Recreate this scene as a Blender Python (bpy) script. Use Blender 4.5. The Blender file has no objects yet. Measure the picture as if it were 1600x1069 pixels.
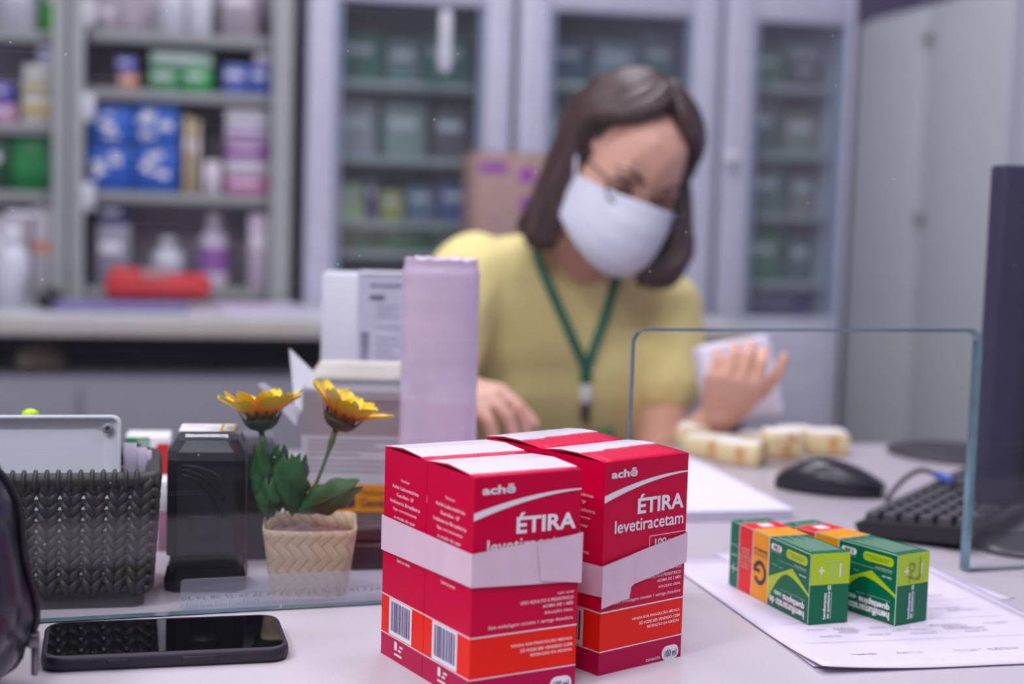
import bpy, bmesh, math, random
from math import sin, cos, pi, radians as R
from mathutils import Vector, Matrix, noise
from mathutils.bvhtree import BVHTree
random.seed(7)
scn = bpy.context.scene
col = scn.collection

# ------------------------------------------------------------------ camera, world, lights, exposure
DZ = 0.75                       # height of the desk top above the floor
F, PITCH, ROLL, CH = 2400.0, 0.0932, 0.0303, 0.2958
_rt = Vector((1, 0, 0)); _up = Vector((0, sin(PITCH), cos(PITCH))); FW = Vector((0, cos(PITCH), -sin(PITCH)))
RT = cos(ROLL) * _rt + sin(ROLL) * _up
UP = -sin(ROLL) * _rt + cos(ROLL) * _up
CAM = Vector((0, 0, DZ + CH))
cd = bpy.data.cameras.new('camera'); cam = bpy.data.objects.new('camera', cd); col.objects.link(cam)
cam.matrix_world = Matrix.Translation(CAM) @ Matrix((RT, UP, -FW)).transposed().to_4x4()
cd.sensor_width = 36; cd.lens = F / 1600 * 36; cd.clip_start = .05
cd.dof.use_dof = True; cd.dof.focus_distance = 1.01; cd.dof.aperture_fstop = 3.7
scn.camera = cam

w = bpy.data.worlds.new('world'); scn.world = w; w.use_nodes = True
bgn = w.node_tree.nodes['Background']; bgn.inputs[0].default_value = (.86, .83, 1, 1); bgn.inputs[1].default_value = .22
scn.view_settings.view_transform = 'Standard'; scn.view_settings.look = 'None'
scn.view_settings.exposure = -1.53; scn.view_settings.gamma = 1
LIGHTS = [(-.6, .35, 12), (.42, 1.3, 28), (-.95, 1.7, 46), (1.0, .5, 18), (.15, 2.75, 46), (-.2, -.9, 76), (-1.25, -.35, 95)]   # ceiling panels: x, y, watts; the last two are unseen, added as fill

# ------------------------------------------------------------------ helpers
def ray(px, py):
    return FW + RT * ((px - 800) / F) - UP * ((py - 534.5) / F)
def at(px, py, z=0.0):                       # pixel of the photograph -> point on a level plane z above the desk
    d = ray(px, py); t = (DZ + z - CAM.z) / d.z
    return CAM + d * t
def atY(px, py, y):                          # pixel -> point at depth y
    d = ray(px, py); return CAM + d * (y / d.y)
class Plane:                                 # an upright plane: origin, direction along it, offset behind it
    def __init__(s, p, ang):
        s.p = Vector((p[0], p[1], 0)); s.a = ang
        s.e = Vector((cos(ang), sin(ang), 0)); s.n = Vector((-sin(ang), cos(ang), 0))
    def hit(s, px, py, off=0):
        d = ray(px, py); q = s.p + s.n * off
        t = (q - Vector((CAM.x, CAM.y, 0))).dot(s.n) / d.dot(s.n)
        P = CAM + d * t
        return (P - s.p).dot(s.e), P.z
    def pt(s, u, off, z):
        v = s.p + s.e * u + s.n * off; return Vector((v.x, v.y, z))

def lin(c):
    return tuple((x / 255 / 12.92 if x / 255 <= .04045 else ((x / 255 + .055) / 1.055) ** 2.4) for x in c) + (1,)
MATS = {}
def mat(name, c, rough=.5, metal=0, spec=.5, var=.06, scale=30, bump=0, trans=0, emit=0, coat=0, sheen=0, sss=0, stretch=None):
    if name in MATS: return MATS[name]
    m = bpy.data.materials.new(name); m.use_nodes = True; nt = m.node_tree; b = nt.nodes['Principled BSDF']
    L = lin(c)
    b.inputs['Roughness'].default_value = rough; b.inputs['Metallic'].default_value = metal
    b.inputs['Specular IOR Level'].default_value = spec
    if trans: b.inputs['Transmission Weight'].default_value = trans
    if coat: b.inputs['Coat Weight'].default_value = coat; b.inputs['Coat Roughness'].default_value = .12
    if sss:
        b.inputs['Subsurface Weight'].default_value = sss; b.inputs['Subsurface Radius'].default_value = (.01, .004, .002)
    if emit:
        b.inputs['Emission Color'].default_value = L; b.inputs['Emission Strength'].default_value = emit
    tc = nt.nodes.new('ShaderNodeTexCoord'); nz = nt.nodes.new('ShaderNodeTexNoise'); nz.inputs['Scale'].default_value = scale
    nz.inputs['Detail'].default_value = 4
    if stretch:
        mp = nt.nodes.new('ShaderNodeMapping'); mp.inputs['Scale'].default_value = stretch
        nt.links.new(tc.outputs['Object'], mp.inputs[0]); nt.links.new(mp.outputs[0], nz.inputs[0])
    else:
        nt.links.new(tc.outputs['Object'], nz.inputs['Vector'])
    cr = nt.nodes.new('ShaderNodeValToRGB')
    cr.color_ramp.elements[0].color = tuple(x * (1 - var) for x in L[:3]) + (1,)
    cr.color_ramp.elements[1].color = tuple(min(1, x * (1 + var)) for x in L[:3]) + (1,)
    cr.color_ramp.elements[0].position = .3; cr.color_ramp.elements[1].position = .7
    nt.links.new(nz.outputs[0], cr.inputs[0]); nt.links.new(cr.outputs[0], b.inputs['Base Color'])
    if bump:
        bp = nt.nodes.new('ShaderNodeBump'); bp.inputs['Strength'].default_value = bump; bp.inputs['Distance'].default_value = .002
        nt.links.new(nz.outputs[0], bp.inputs['Height']); nt.links.new(bp.outputs[0], b.inputs['Normal'])
    MATS[name] = m; return m

class MB:
    """collects shapes into one mesh"""
    def __init__(s): s.v = []; s.f = []; s.mi = []; s.sm = []; s.uv = {}
    def add(s, vs, fs, mi=0, smooth=False, M=None):
        o = len(s.v)
        s.v += [tuple((M @ Vector(v)) if M else v) for v in vs]
        for f in fs: s.f.append(tuple(i + o for i in f)); s.mi.append(mi); s.sm.append(smooth)
        return s
    def bm(s, b, mi=0, smooth=False, M=None):
        b.verts.ensure_lookup_table(); b.verts.index_update()
        s.add([v.co.copy() for v in b.verts], [[v.index for v in f.verts] for f in b.faces], mi, smooth, M); b.free(); return s
    def box(s, c, d, mi=0, bev=0, seg=2, M=None, taper=1):
        b = bmesh.new(); bmesh.ops.create_cube(b, size=1)
        for v in b.verts:
            k = taper if v.co.z < 0 else 1
            v.co = Vector((v.co.x * d[0] * k, v.co.y * d[1] * k, v.co.z * d[2]))
        if bev: bmesh.ops.bevel(b, geom=list(b.edges), offset=bev, segments=seg, profile=.5, affect='EDGES')
        for v in b.verts: v.co += Vector(c)
        return s.bm(b, mi, bool(bev), M)
    def tube(s, pts, r, n=8, mi=0, M=None, caps=True, flat=1):
        pts = [Vector(p) for p in pts]; rs = r if isinstance(r, (list, tuple)) else [r] * len(pts)
        vs = []; nrm = None
        for i, p in enumerate(pts):
            t = (pts[min(i + 1, len(pts) - 1)] - pts[max(i - 1, 0)]).normalized()
            if nrm is None:
                nrm = t.orthogonal().normalized()
            nrm = (nrm - t * nrm.dot(t)).normalized(); bn = t.cross(nrm)
            for k in range(n):
                a = 2 * pi * k / n; vs.append(p + (nrm * cos(a) + bn * sin(a) * flat) * rs[i])
        fs = [(i * n + k, i * n + (k + 1) % n, (i + 1) * n + (k + 1) % n, (i + 1) * n + k) for i in range(len(pts) - 1) for k in range(n)]
        if caps: fs += [tuple(range(n - 1, -1, -1)), tuple((len(pts) - 1) * n + k for k in range(n))]
        return s.add(vs, fs, mi, True, M)
    def lathe(s, prof, n=32, mi=0, M=None, smooth=True):
        vs = []; N = len(prof)
        for k in range(n):
            a = 2 * pi * k / n
            for r_, z in prof: vs.append((r_ * cos(a), r_ * sin(a), z))
        fs = [(k * N + i, ((k + 1) % n) * N + i, ((k + 1) % n) * N + i + 1, k * N + i + 1) for k in range(n) for i in range(N - 1)]
        return s.add(vs, fs, mi, smooth, M)
    def prism(s, poly, z0, z1, mi=0, M=None, side=None, smooth=False):
        n = len(poly); vs = [(x, y, z0) for x, y in poly] + [(x, y, z1) for x, y in poly]
        s.add(vs, [tuple(range(n - 1, -1, -1)), tuple(range(n, 2 * n))], mi, False, M)
        s.add(vs, [(i, (i + 1) % n, n + (i + 1) % n, n + i) for i in range(n)], mi if side is None else side, smooth, M)
        return s
    def grid(s, fn, nu, nv, mi=0, M=None, thick=0, smooth=True):
        vs = [Vector(fn(i / nu, j / nv)) for j in range(nv + 1) for i in range(nu + 1)]
        fs = [(j * (nu + 1) + i, j * (nu + 1) + i + 1, (j + 1) * (nu + 1) + i + 1, (j + 1) * (nu + 1) + i) for j in range(nv) for i in range(nu)]
        if thick:
            b = bmesh.new(); bv = [b.verts.new(v) for v in vs]
            for f in fs: b.faces.new([bv[i] for i in f])
            b.normal_update(); ns = [v.normal.copy() for v in bv]
            b2 = [b.verts.new(v - n * thick) for v, n in zip(vs, ns)]
            bnd = [e for e in b.edges if len(e.link_faces) == 1]
            idx = {v: i for i, v in enumerate(bv)}
            rims = [(idx[e.verts[0]], idx[e.verts[1]]) for e in bnd]
            for f in fs: b.faces.new([b2[i] for i in reversed(f)])
            for a, c in rims:
                b.faces.new([bv[a], bv[c], b2[c], b2[a]])
            bmesh.ops.recalc_face_normals(b, faces=list(b.faces))
            return s.bm(b, mi, smooth, M)
        return s.add(vs, fs, mi, smooth, M)
    def build(s, name, mats, parent=None, loc=None, rot=None, world=False):
        me = bpy.data.meshes.new(name); me.from_pydata([tuple(v) for v in s.v], [], s.f)
        for m in (mats if isinstance(mats, (list, tuple)) else [mats]): me.materials.append(m)
        me.polygons.foreach_set('material_index', s.mi); me.polygons.foreach_set('use_smooth', s.sm)
        if s.uv:
            uv = me.uv_layers.new(name='UVMap')
            for p in me.polygons:
                for li, vi in zip(p.loop_indices, p.vertices): uv.data[li].uv = s.uv.get(vi, (0, 0))
        me.update()
        o = bpy.data.objects.new(name, me); col.objects.link(o)
        if loc is not None: o.location = loc
        if rot is not None: o.rotation_euler = rot
        if parent:
            o.parent = parent
            if world: o.matrix_parent_inverse = (Matrix.Translation(parent.location) @ parent.rotation_euler.to_matrix().to_4x4()).inverted()
        return o
def tag(o, label, cat, group=None, kind=None):
    if label: o['label'] = label
    if cat: o['category'] = cat
    if group: o['group'] = group
    if kind: o['kind'] = kind
    return o
def thing(name, label, cat, loc, rotz=0, group=None):
    o = bpy.data.objects.new(name, None); col.objects.link(o); o.location = loc; o.rotation_euler = (0, 0, rotz)
    o.empty_display_size = .03
    return tag(o, label, cat, group)
def dup(root, loc, rotz, label=None):
    r = root.copy(); col.objects.link(r); r.location = loc; r.rotation_euler = (0, 0, rotz)
    if label: r['label'] = label
    for ch in list(root.children):
        c = ch.copy(); col.objects.link(c); c.parent = r
        for g in ch.children:
            d = g.copy(); col.objects.link(d); d.parent = c
    return r
def struct(name, mb, m): return tag(mb.build(name, m), None, None, kind='structure')

_tx = {}
def text_mesh(s, bold=0):
    k = (s, bold)
    if k in _tx: return _tx[k]
    c = bpy.data.curves.new('t', 'FONT'); c.body = s; c.size = 1; c.offset = bold; c.resolution_u = 3
    o = bpy.data.objects.new('t', c); col.objects.link(o); bpy.context.view_layer.update()
    e = o.evaluated_get(bpy.context.evaluated_depsgraph_get()); me = e.to_mesh()
    vs = [v.co.copy() for v in me.vertices]; fs = [tuple(p.vertices) for p in me.polygons]; e.to_mesh_clear()
    bpy.data.objects.remove(o); bpy.data.curves.remove(c)
    x0 = min(v.x for v in vs); x1 = max(v.x for v in vs); y0 = min(v.y for v in vs); y1 = max(v.y for v in vs)
    _tx[k] = ([((v.x - x0) / (x1 - x0), (v.y - y0) / (y1 - y0)) for v in vs], fs, (x1 - x0) / (y1 - y0)); return _tx[k]
class Face:
    """a flat printed face: origin at its lower left seen from outside, U to the right, V up, in metres"""
    def __init__(s, mb, o, U, V, wd, ht, lift=.00025):
        s.mb = mb; s.o = Vector(o); s.U = Vector(U); s.V = Vector(V); s.N = s.U.cross(s.V); s.w = wd; s.h = ht; s.l = lift
    def P(s, u, v, l=1): return s.o + s.U * (u * s.w) + s.V * (v * s.h) + s.N * s.l * l
    def poly(s, pts, mi, l=1):
        s.mb.add([s.P(u, v, l) for u, v in pts], [tuple(range(len(pts)))], mi); return s
    def strip(s, lo, hi, mi, l=1):
        n = len(lo)
        s.mb.add([s.P(u, v, l) for u, v in lo] + [s.P(u, v, l) for u, v in hi], [(i, i + 1, n + i + 1, n + i) for i in range(n - 1)], mi)
    def rect(s, u0, v0, u1, v1, mi, l=1): return s.poly([(u0, v0), (u1, v0), (u1, v1), (u0, v1)], mi, l)
    def pill(s, u0, v0, u1, v1, mi, l=1):
        r_ = min((u1 - u0) * s.w, (v1 - v0) * s.h) / 2; pts = []
        for cx, cy, a0 in ((u1 * s.w - r_, v0 * s.h + r_, -90), (u1 * s.w - r_, v1 * s.h - r_, 0), (u0 * s.w + r_, v1 * s.h - r_, 90), (u0 * s.w + r_, v0 * s.h + r_, 180)):
            for k in range(6):
                a = R(a0 + k * 18); pts.append(((cx + r_ * cos(a)) / s.w, (cy + r_ * sin(a)) / s.h))
        return s.poly(pts, mi, l)
    def text(s, t, u0, v0, u1, v1, mi, rot=0, bold=0, l=2):
        vs, fs, _ = text_mesh(t, bold); out = []
        for x, y in vs:
            if rot == 180: x, y = 1 - x, 1 - y
            elif rot == 90: x, y = 1 - y, x
            elif rot == -90: x, y = y, 1 - x
            out.append(s.P(u0 + (u1 - u0) * x, v0 + (v1 - v0) * y, l))
        s.mb.add(out, fs, mi); return s

def hull(cs, sub=2):                         # convex hull of spheres: one closed shell
    b = bmesh.new(); ico = bmesh.new(); bmesh.ops.create_icosphere(ico, subdivisions=sub, radius=1)
    base = [v.co.copy() for v in ico.verts]; ico.free()
    for c, r_ in cs:
        rr = r_ if isinstance(r_, (tuple, list)) else (r_, r_, r_)
        for v in base: b.verts.new(Vector(c) + Vector((v.x * rr[0], v.y * rr[1], v.z * rr[2])))
    res = bmesh.ops.convex_hull(b, input=list(b.verts))
    junk = [g for g in res['geom_interior'] + res['geom_unused'] if isinstance(g, bmesh.types.BMVert)]
    bmesh.ops.delete(b, geom=list(set(junk)), context='VERTS')
    return b
def fuse(mb, name, m, parent, voxel=.004, smooth=4, world=True, disp=None):   # one continuous skin over all shells
    o = mb.build(name + '_src', m)
    md = o.modifiers.new('r', 'REMESH'); md.mode = 'VOXEL'; md.voxel_size = voxel
    if smooth:
        sm = o.modifiers.new('s', 'SMOOTH'); sm.factor = .5; sm.iterations = smooth
    bpy.context.view_layer.update()
    e = o.evaluated_get(bpy.context.evaluated_depsgraph_get()); me = bpy.data.meshes.new_from_object(e)
    me.name = name; bpy.data.objects.remove(o)
    if disp:
        for v in me.vertices: v.co += disp(v.co, v.normal)
    me.materials.clear(); me.materials.append(m)
    for p in me.polygons: p.use_smooth = True
    q = bpy.data.objects.new(name, me); col.objects.link(q)
    if parent:
        q.parent = parent
        if world: q.matrix_parent_inverse = Matrix.Translation(parent.location).inverted()
    return q

# ------------------------------------------------------------------ materials
WHITE = mat('white_print', (240, 236, 242), .45)
PAPER = mat('paper', (212, 203, 224), .7, var=.02)
DESK = mat('desk_laminate', (190, 183, 193), .3, var=.025, scale=400)
BLACK = mat('black_plastic', (26, 24, 32), .35)
def glass_mat(name, tint, film=.03, specks=True):
    m = bpy.data.materials.new(name); m.use_nodes = True; nt = m.node_tree; nt.nodes.clear()
    N = nt.nodes.new; Lk = nt.links.new
    out = N('ShaderNodeOutputMaterial'); tr = N('ShaderNodeBsdfTransparent'); tr.inputs[0].default_value = tint
    gl = N('ShaderNodeBsdfGlossy'); gl.inputs['Roughness'].default_value = .01
    lw = N('ShaderNodeLayerWeight'); lw.inputs[0].default_value = .5
    pw = N('ShaderNodeMath'); pw.operation = 'POWER'; pw.inputs[1].default_value = 5
    ma = N('ShaderNodeMath'); ma.operation = 'MULTIPLY_ADD'; ma.inputs[1].default_value = .9; ma.inputs[2].default_value = .04
    Lk(lw.outputs['Facing'], pw.inputs[0]); Lk(pw.outputs[0], ma.inputs[0])
    m1 = N('ShaderNodeMixShader'); Lk(ma.outputs[0], m1.inputs[0]); Lk(tr.outputs[0], m1.inputs[1]); Lk(gl.outputs[0], m1.inputs[2])
    df = N('ShaderNodeBsdfDiffuse'); df.inputs[0].default_value = (.85, .82, .95, 1)
    m2 = N('ShaderNodeMixShader'); Lk(m1.outputs[0], m2.inputs[1]); Lk(df.outputs[0], m2.inputs[2]); Lk(m2.outputs[0], out.inputs[0])
    tc = N('ShaderNodeTexCoord')
    nz = N('ShaderNodeTexNoise'); nz.inputs['Scale'].default_value = 6; Lk(tc.outputs['Object'], nz.inputs[0])
    f0 = N('ShaderNodeMath'); f0.operation = 'MULTIPLY_ADD'; f0.inputs[1].default_value = film; f0.inputs[2].default_value = film * .5; Lk(nz.outputs[0], f0.inputs[0])
    last = f0
    if specks:                               # dust specks and fine wiping scratches
        vo = N('ShaderNodeTexVoronoi'); vo.inputs['Scale'].default_value = 42; Lk(tc.outputs['Object'], vo.inputs[0])
        lt = N('ShaderNodeMath'); lt.operation = 'LESS_THAN'; lt.inputs[1].default_value = .035; Lk(vo.outputs['Distance'], lt.inputs[0])
        sp = N('ShaderNodeMath'); sp.operation = 'MULTIPLY'; sp.inputs[1].default_value = .35; Lk(lt.outputs[0], sp.inputs[0])
        mp = N('ShaderNodeMapping'); mp.inputs['Rotation'].default_value = (0, R(28), 0); mp.inputs['Scale'].default_value = (3, 1, 420)
        n2 = N('ShaderNodeTexNoise'); n2.inputs['Scale'].default_value = 1.5; Lk(tc.outputs['Object'], mp.inputs[0]); Lk(mp.outputs[0], n2.inputs[0])
        g2 = N('ShaderNodeMapRange'); g2.inputs[1].default_value = .6; g2.inputs[2].default_value = .85; g2.inputs[4].default_value = .05; Lk(n2.outputs[0], g2.inputs[0])
        a1 = N('ShaderNodeMath'); Lk(f0.outputs[0], a1.inputs[0]); Lk(sp.outputs[0], a1.inputs[1])
        a2 = N('ShaderNodeMath'); Lk(a1.outputs[0], a2.inputs[0]); Lk(g2.outputs[0], a2.inputs[1]); last = a2
    Lk(last.outputs[0], m2.inputs[0]); return m
GLASS = glass_mat('partition_glass', (.965, .975, .985, 1), .004)
DOORGLASS = glass_mat('door_glass', (.92, .97, .97, 1), .03, False)
RULERM = glass_mat('ruler_plastic', (.90, .93, .96, 1), .14, False)
CLEAR = glass_mat('clear_plastic', (.93, .95, .97, 1), .05, False)
EDGE = mat('glass_edge', (104, 134, 146), .14, metal=.3, spec=.8, var=.15, scale=60)

# ------------------------------------------------------------------ the room
BK = Plane(atY(475, 480, 3.6)[:2], R(12))                 # front line of the cabinets along the back
UC = BK.hit(1314, 300)[0]                                 # where the white cupboard begins
def slab(pl, u0, u1, o0, o1, z0, z1, bev=0, mi=0, mb=None):
    mb = mb or MB()
    M = Matrix.Translation(pl.p) @ Matrix.Rotation(pl.a, 4, 'Z')
    return mb.box(((u0 + u1) / 2, (o0 + o1) / 2, (z0 + z1) / 2), (u1 - u0, o1 - o0, z1 - z0), mi, bev, M=M)
CEIL = 2.7
FLOORM = mat('floor_tiles', (150, 146, 152), .4, var=.05, scale=6)
nt = FLOORM.node_tree; br = nt.nodes.new('ShaderNodeTexBrick'); br.offset = 0; br.inputs['Scale'].default_value = 1
br.inputs['Brick Width'].default_value = .45; br.inputs['Row Height'].default_value = .45; br.inputs['Mortar Size'].default_value = .004
br.inputs['Color1'].default_value = lin((158, 154, 160)); br.inputs['Color2'].default_value = lin((150, 147, 153)); br.inputs['Mortar'].default_value = lin((105, 102, 108))
tcn = nt.nodes.new('ShaderNodeTexCoord'); nt.links.new(tcn.outputs['Object'], br.inputs['Vector']); nt.links.new(br.outputs['Color'], nt.nodes['Principled BSDF'].inputs['Base Color'])
struct('floor', slab(BK, -2.6, UC + .72, -5.2, .75, -.06, 0), FLOORM)
struct('ceiling', slab(BK, -2.6, UC + .72, -5.2, .75, CEIL, CEIL + .06), mat('ceiling_paint', (225, 224, 228), .8))
struct('wall_back', slab(BK, -2.6, UC + .72, .65, .75, 0, CEIL), mat('dark_wall_paint', (104, 92, 122), .8))
struct('wall_right', slab(BK, UC + .62, UC + .72, -5.2, .65, 0, CEIL), mat('lilac_wall_paint', (188, 182, 218), .8))
struct('wall_left', slab(BK, -2.6, -2.5, -5.2, .65, 0, CEIL), mat('grey_wall_paint', (196, 194, 204), .8))

DIFF = mat('light_diffuser', (250, 248, 255), .5, emit=7); FRAMEW = mat('white_metal', (225, 224, 230), .4)
for i, (x, y, wt) in enumerate(LIGHTS):
    t = thing('ceiling_or_fill_light', 'square flush white ceiling light panel over the room, unseen; some are added fill', 'ceiling light', (x, y, CEIL), BK.a, 'ceiling light panels')
    MB().box((0, 0, -.015), (.62, .62, .03), 0, .004).build('frame', FRAMEW, t)
    MB().box((0, 0, -.0325), (.56, .56, .004)).build('diffuser', DIFF, t)
    ld = bpy.data.lights.new('ceiling_or_fill_lamp', 'AREA'); ld.energy = wt; ld.shape = 'SQUARE'; ld.size = .56; ld.color = (.97, .95, 1)
    lo = bpy.data.objects.new('ceiling_or_fill_lamp', ld); col.objects.link(lo); lo.parent = t; lo.location = (0, 0, -.04)

# ------------------------------------------------------------------ back row: shelving, glass cabinets, cupboard, counter
def zb(py, px, off=0): return BK.hit(px, py, off)[1]
GREYM = mat('grey_cabinet_metal', (150, 152, 150), .45); LGREY = mat('light_grey_metal', (168, 171, 172), .4)
SHELFM = mat('shelf_metal', (156, 158, 158), .4); INNER = mat('cabinet_interior', (196, 188, 200), .6)
CTZ = DZ + .0385                                           # top of the back counter
def shelving(px0, px1, shelf_py, label, right_frame):
    u0 = BK.hit(px0, 240)[0]; u1 = BK.hit(px1, 240)[0]; zt = 1.95
    t = thing('shelving_cabinet', label, 'cabinet', BK.pt((u0 + u1) / 2, .18, 0), BK.a)
    W = u1 - u0
    MB().box((-W / 2 + .009, 0, zt / 2), (.018, .36, zt), 0, .002).box((W / 2 - .009, 0, zt / 2), (.018, .36, zt), 0, .002).box((0, .05, zt / 2), (W - .036, .018, zt)).box((0, 0, zt - .01), (W - .036, .34, .02)).box((0, 0, .04), (W - .036, .34, .08)).build('carcass', INNER, t)
    zs = []
    for py in shelf_py:
        z = zb(py, (px0 + px1) / 2, 0); zs.append(z)
        MB().box((0, -.065, z - .012), (W - .04, .21, .024), 0, .002).build('shelf', SHELFM, t)
    fl = .03
    for sx, fw_, m in ((-1, fl, LGREY), (1, right_frame, LGREY)):
        MB().box((sx * (W / 2 - fw_ / 2 - .003), -.19, zt / 2), (fw_, .02, zt - .02), 0, .003).build('door_frame', m, t)
    for k, z in enumerate((1.02, 1.22, 1.43)):
        MB().box((-W / 2 + fl + .012, -.19, z), (.03, .028, .065), 0, .01).build('hinge', FRAMEW, t)
    return zs, u0, u1
zA, uA0, uA1 = shelving(-240, 106, (42, 188, 296, 452), 'grey shelving cabinet of medicines cut off by the left edge of the photo', .03)
zB, uB0, uB1 = shelving(108, 456, (52, 142, 302, 452), 'grey shelving cabinet with stacked blue cartons beside the dark gap', .045)

CELLS = []
CELLS.append((uA0 + .018, uA1 - .018)); CELLS.append((uB0 + .018, uB1 - .018))
def clampu(u0, u1):
    m = (u0 + u1) / 2
    for lo, hi in CELLS:
        if lo < m < hi: return max(u0, lo + .003), min(u1, hi - .003)
    return u0, u1
def carton(px0, py0, px1, py1, zbase, color, label, accent=None, name='medicine_carton', cat='box', off=.03, depth=.15, patches=0, group=None, frac=.3):
    u0, z0 = BK.hit(px0, py1, off); u1, z1 = BK.hit(px1, py0, off)
    if zbase is None: zbase = z0
    zbase += .0012
    u0, u1 = clampu(u0, u1)
    h = max(.012, z1 - zbase); wd = abs(u1 - u0) - .002; c = BK.pt((u0 + u1) / 2, off + depth / 2, zbase)
    cm = mat('carton_%d_%d_%d' % color, color, .5)
    mb = MB(); mb.box((0, 0, h / 2), (wd, depth, h), 0, min(.002, h / 8), 1)
    f = Face(mb, (-wd / 2, -depth / 2, 0), (1, 0, 0), (0, 0, 1), wd, h, .0006)
    ms = [cm, WHITE, mat('carton_%d_%d_%d' % accent, accent, .5) if accent else WHITE]
    if accent: f.rect(.03, .5 - frac / 2, .97, .5 + frac / 2, 2)
    if patches:
        rnd = random.Random(px0 * 7 + py0)
        for k in range(patches):
            a, b = rnd.uniform(.05, .6), rnd.uniform(.1, .75); f.rect(a, b, a + rnd.uniform(.15, .35), b + rnd.uniform(.08, .2), 1, 1.5)
    elif not accent: f.rect(.1, .55, .75, .72, 1)
    mb.box((0, 0, h + .0003), (wd * .96, depth * .5, .0006), 0)       # tuck flap
    return tag(mb.build(name, ms, loc=c, rot=(0, 0, BK.a)), label, cat, group), zbase + h + .001
G1 = 'medicine cartons on the shelves'
s1, s2, s3, s4 = zA; b1, b2, b3, b4 = zB
carton(66, -40, 88, 30, s1, (70, 190, 60), 'bright green narrow carton on the top shelf at the far left', group=G1)
carton(0, -40, 58, 30, s1, (190, 195, 205), 'pale grey carton left of the bright green one on the top shelf', group=G1)
_, z = carton(34, 152, 80, 180, s2, (222, 220, 205), 'lowest cream carton with an ochre stripe in the left cabinet stack', (196, 160, 60), group=G1)
_, z = carton(34, 126, 80, 152, z, (214, 216, 208), 'middle cream carton with an ochre stripe in the left cabinet stack', (200, 168, 80), group=G1)
_, z = carton(36, 103, 80, 126, z, (226, 226, 222), 'topmost plain white carton of the cream stack in the left cabinet', group=G1)
carton(58, 72, 84, 100, z, (225, 222, 230), 'white pack with a blue stripe standing on the cream carton stack', (90, 110, 190), group=G1)
_, z = carton(-30, 164, 26, 186, s2, (200, 150, 185), 'pink flat carton under a violet one at the left photo edge', group=G1)
carton(-30, 130, 20, 164, z, (90, 84, 175), 'violet blue carton lying on the pink one at the left photo edge', group=G1)
carton(18, 217, 80, 294, s3, (10, 120, 62), 'large bright green carton on the third shelf of the left cabinet', (0, 138, 66), group=G1)
carton(-45, 217, 16, 294, s3, (16, 74, 50), 'large dark green carton left of the bright green one', group=G1)
carton(50, 320, 84, 450, s4, (206, 200, 208), 'whitish carton with an orange patch on the lowest left shelf', (226, 150, 110), group=G1, frac=.12)
carton(-30, 340, 45, 450, s4, (190, 182, 194), 'grey white carton behind the pump bottle', group=G1)
carton(150, 4, 185, 50, b1, (176, 166, 178), 'mauve grey carton at the left of the top middle shelf', group=G1)
carton(250, -30, 290, 50, b1, (205, 208, 218), 'left one of two tall white cartons on the top middle shelf', group=G1)
carton(292, -30, 332, 50, b1, (214, 216, 224), 'right one of two tall white cartons on the top middle shelf', group=G1)
carton(345, -30, 405, 50, b1, (170, 160, 172), 'wide grey carton at the right of the top middle shelf', group=G1)
_, z = carton(184, 115, 216, 140, b2, (206, 140, 110), 'small orange carton under a blue one on the second middle shelf', group=G1)
carton(180, 90, 214, 115, z, (82, 90, 180), 'small blue carton on top of the small orange one', group=G1)
_, z = carton(232, 108, 282, 138, b2, (70, 150, 100), 'left green carton under the pale green flat box', group=G1)
_, z = carton(284, 108, 332, 138, b2, (20, 160, 80), 'bright green carton under the pale green flat box', group=G1)
carton(234, 84, 332, 107, z, (166, 196, 180), 'pale green flat box lying across two green cartons', group=G1)
_, z = carton(348, 102, 388, 140, b2, (90, 112, 190), 'left blue carton at the right of the second middle shelf', group=G1)
_, z = carton(390, 102, 424, 140, b2, (70, 96, 190), 'right blue carton below the white pack on the second middle shelf', group=G1)
carton(398, 82, 424, 101, z, (226, 216, 232), 'white pack on top of the right blue carton', group=G1)
for (x0, y0, x1, y1, lb) in ((138, 230, 208, 300, 'lower left'), (210, 230, 280, 300, 'lower right')):
    _, z = carton(x0, y0, x1, y1, b3, (32, 92, 190), lb + ' blue and white carton of the big block of four', patches=5, group='blue cartons in a block of four')
for (x0, y0, x1, y1, lb) in ((138, 166, 208, 229, 'upper left'), (210, 166, 280, 229, 'upper right')):
    carton(x0, y0, x1, y1, z, (44, 104, 200), lb + ' blue and white carton of the big block of four', patches=5, group='blue cartons in a block of four')
carton(286, 182, 300, 300, b3, (206, 186, 150), 'left thin tan carton standing beside the blue block', group=G1)
carton(301, 188, 314, 300, b3, (190, 172, 146), 'right thin tan carton standing beside the blue block', group=G1)
carton(317, 252, 346, 300, b3, (214, 206, 218), 'small white carton left of the purple striped stack', group=G1)
z = b3
for (y0, y1, c, a, lb) in ((277, 300, (196, 120, 170), None, 'bottom rose carton of the purple and white stack'), (252, 277, (206, 200, 214), None, 'second white carton from the bottom of the purple stack'),
                          (226, 252, (158, 96, 170), None, 'purple carton halfway up the purple and white stack'), (198, 226, (210, 204, 220), (160, 96, 176), 'white carton with a purple band near the top of the stack'),
                          (172, 198, (222, 218, 228), None, 'topmost white carton of the purple and white stack')):
    _, z = carton(352, y0, 422, y1, z, c, lb, a, group='purple and white carton stack')
_, z = carton(150, 352, 204, 450, b4, (146, 142, 160), 'grey carton under the added dark blue one on the lowest middle shelf', group=G1)
carton(150, 322, 200, 350, z, (48, 60, 110), 'added dark blue carton standing in for shade on the grey one on the lowest middle shelf', group=G1)  # made up in place of a dark shadow on the shelf
carton(388, 335, 422, 450, b4, (206, 190, 212), 'tall pinkish white carton at the right of the lowest middle shelf', group=G1)
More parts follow.
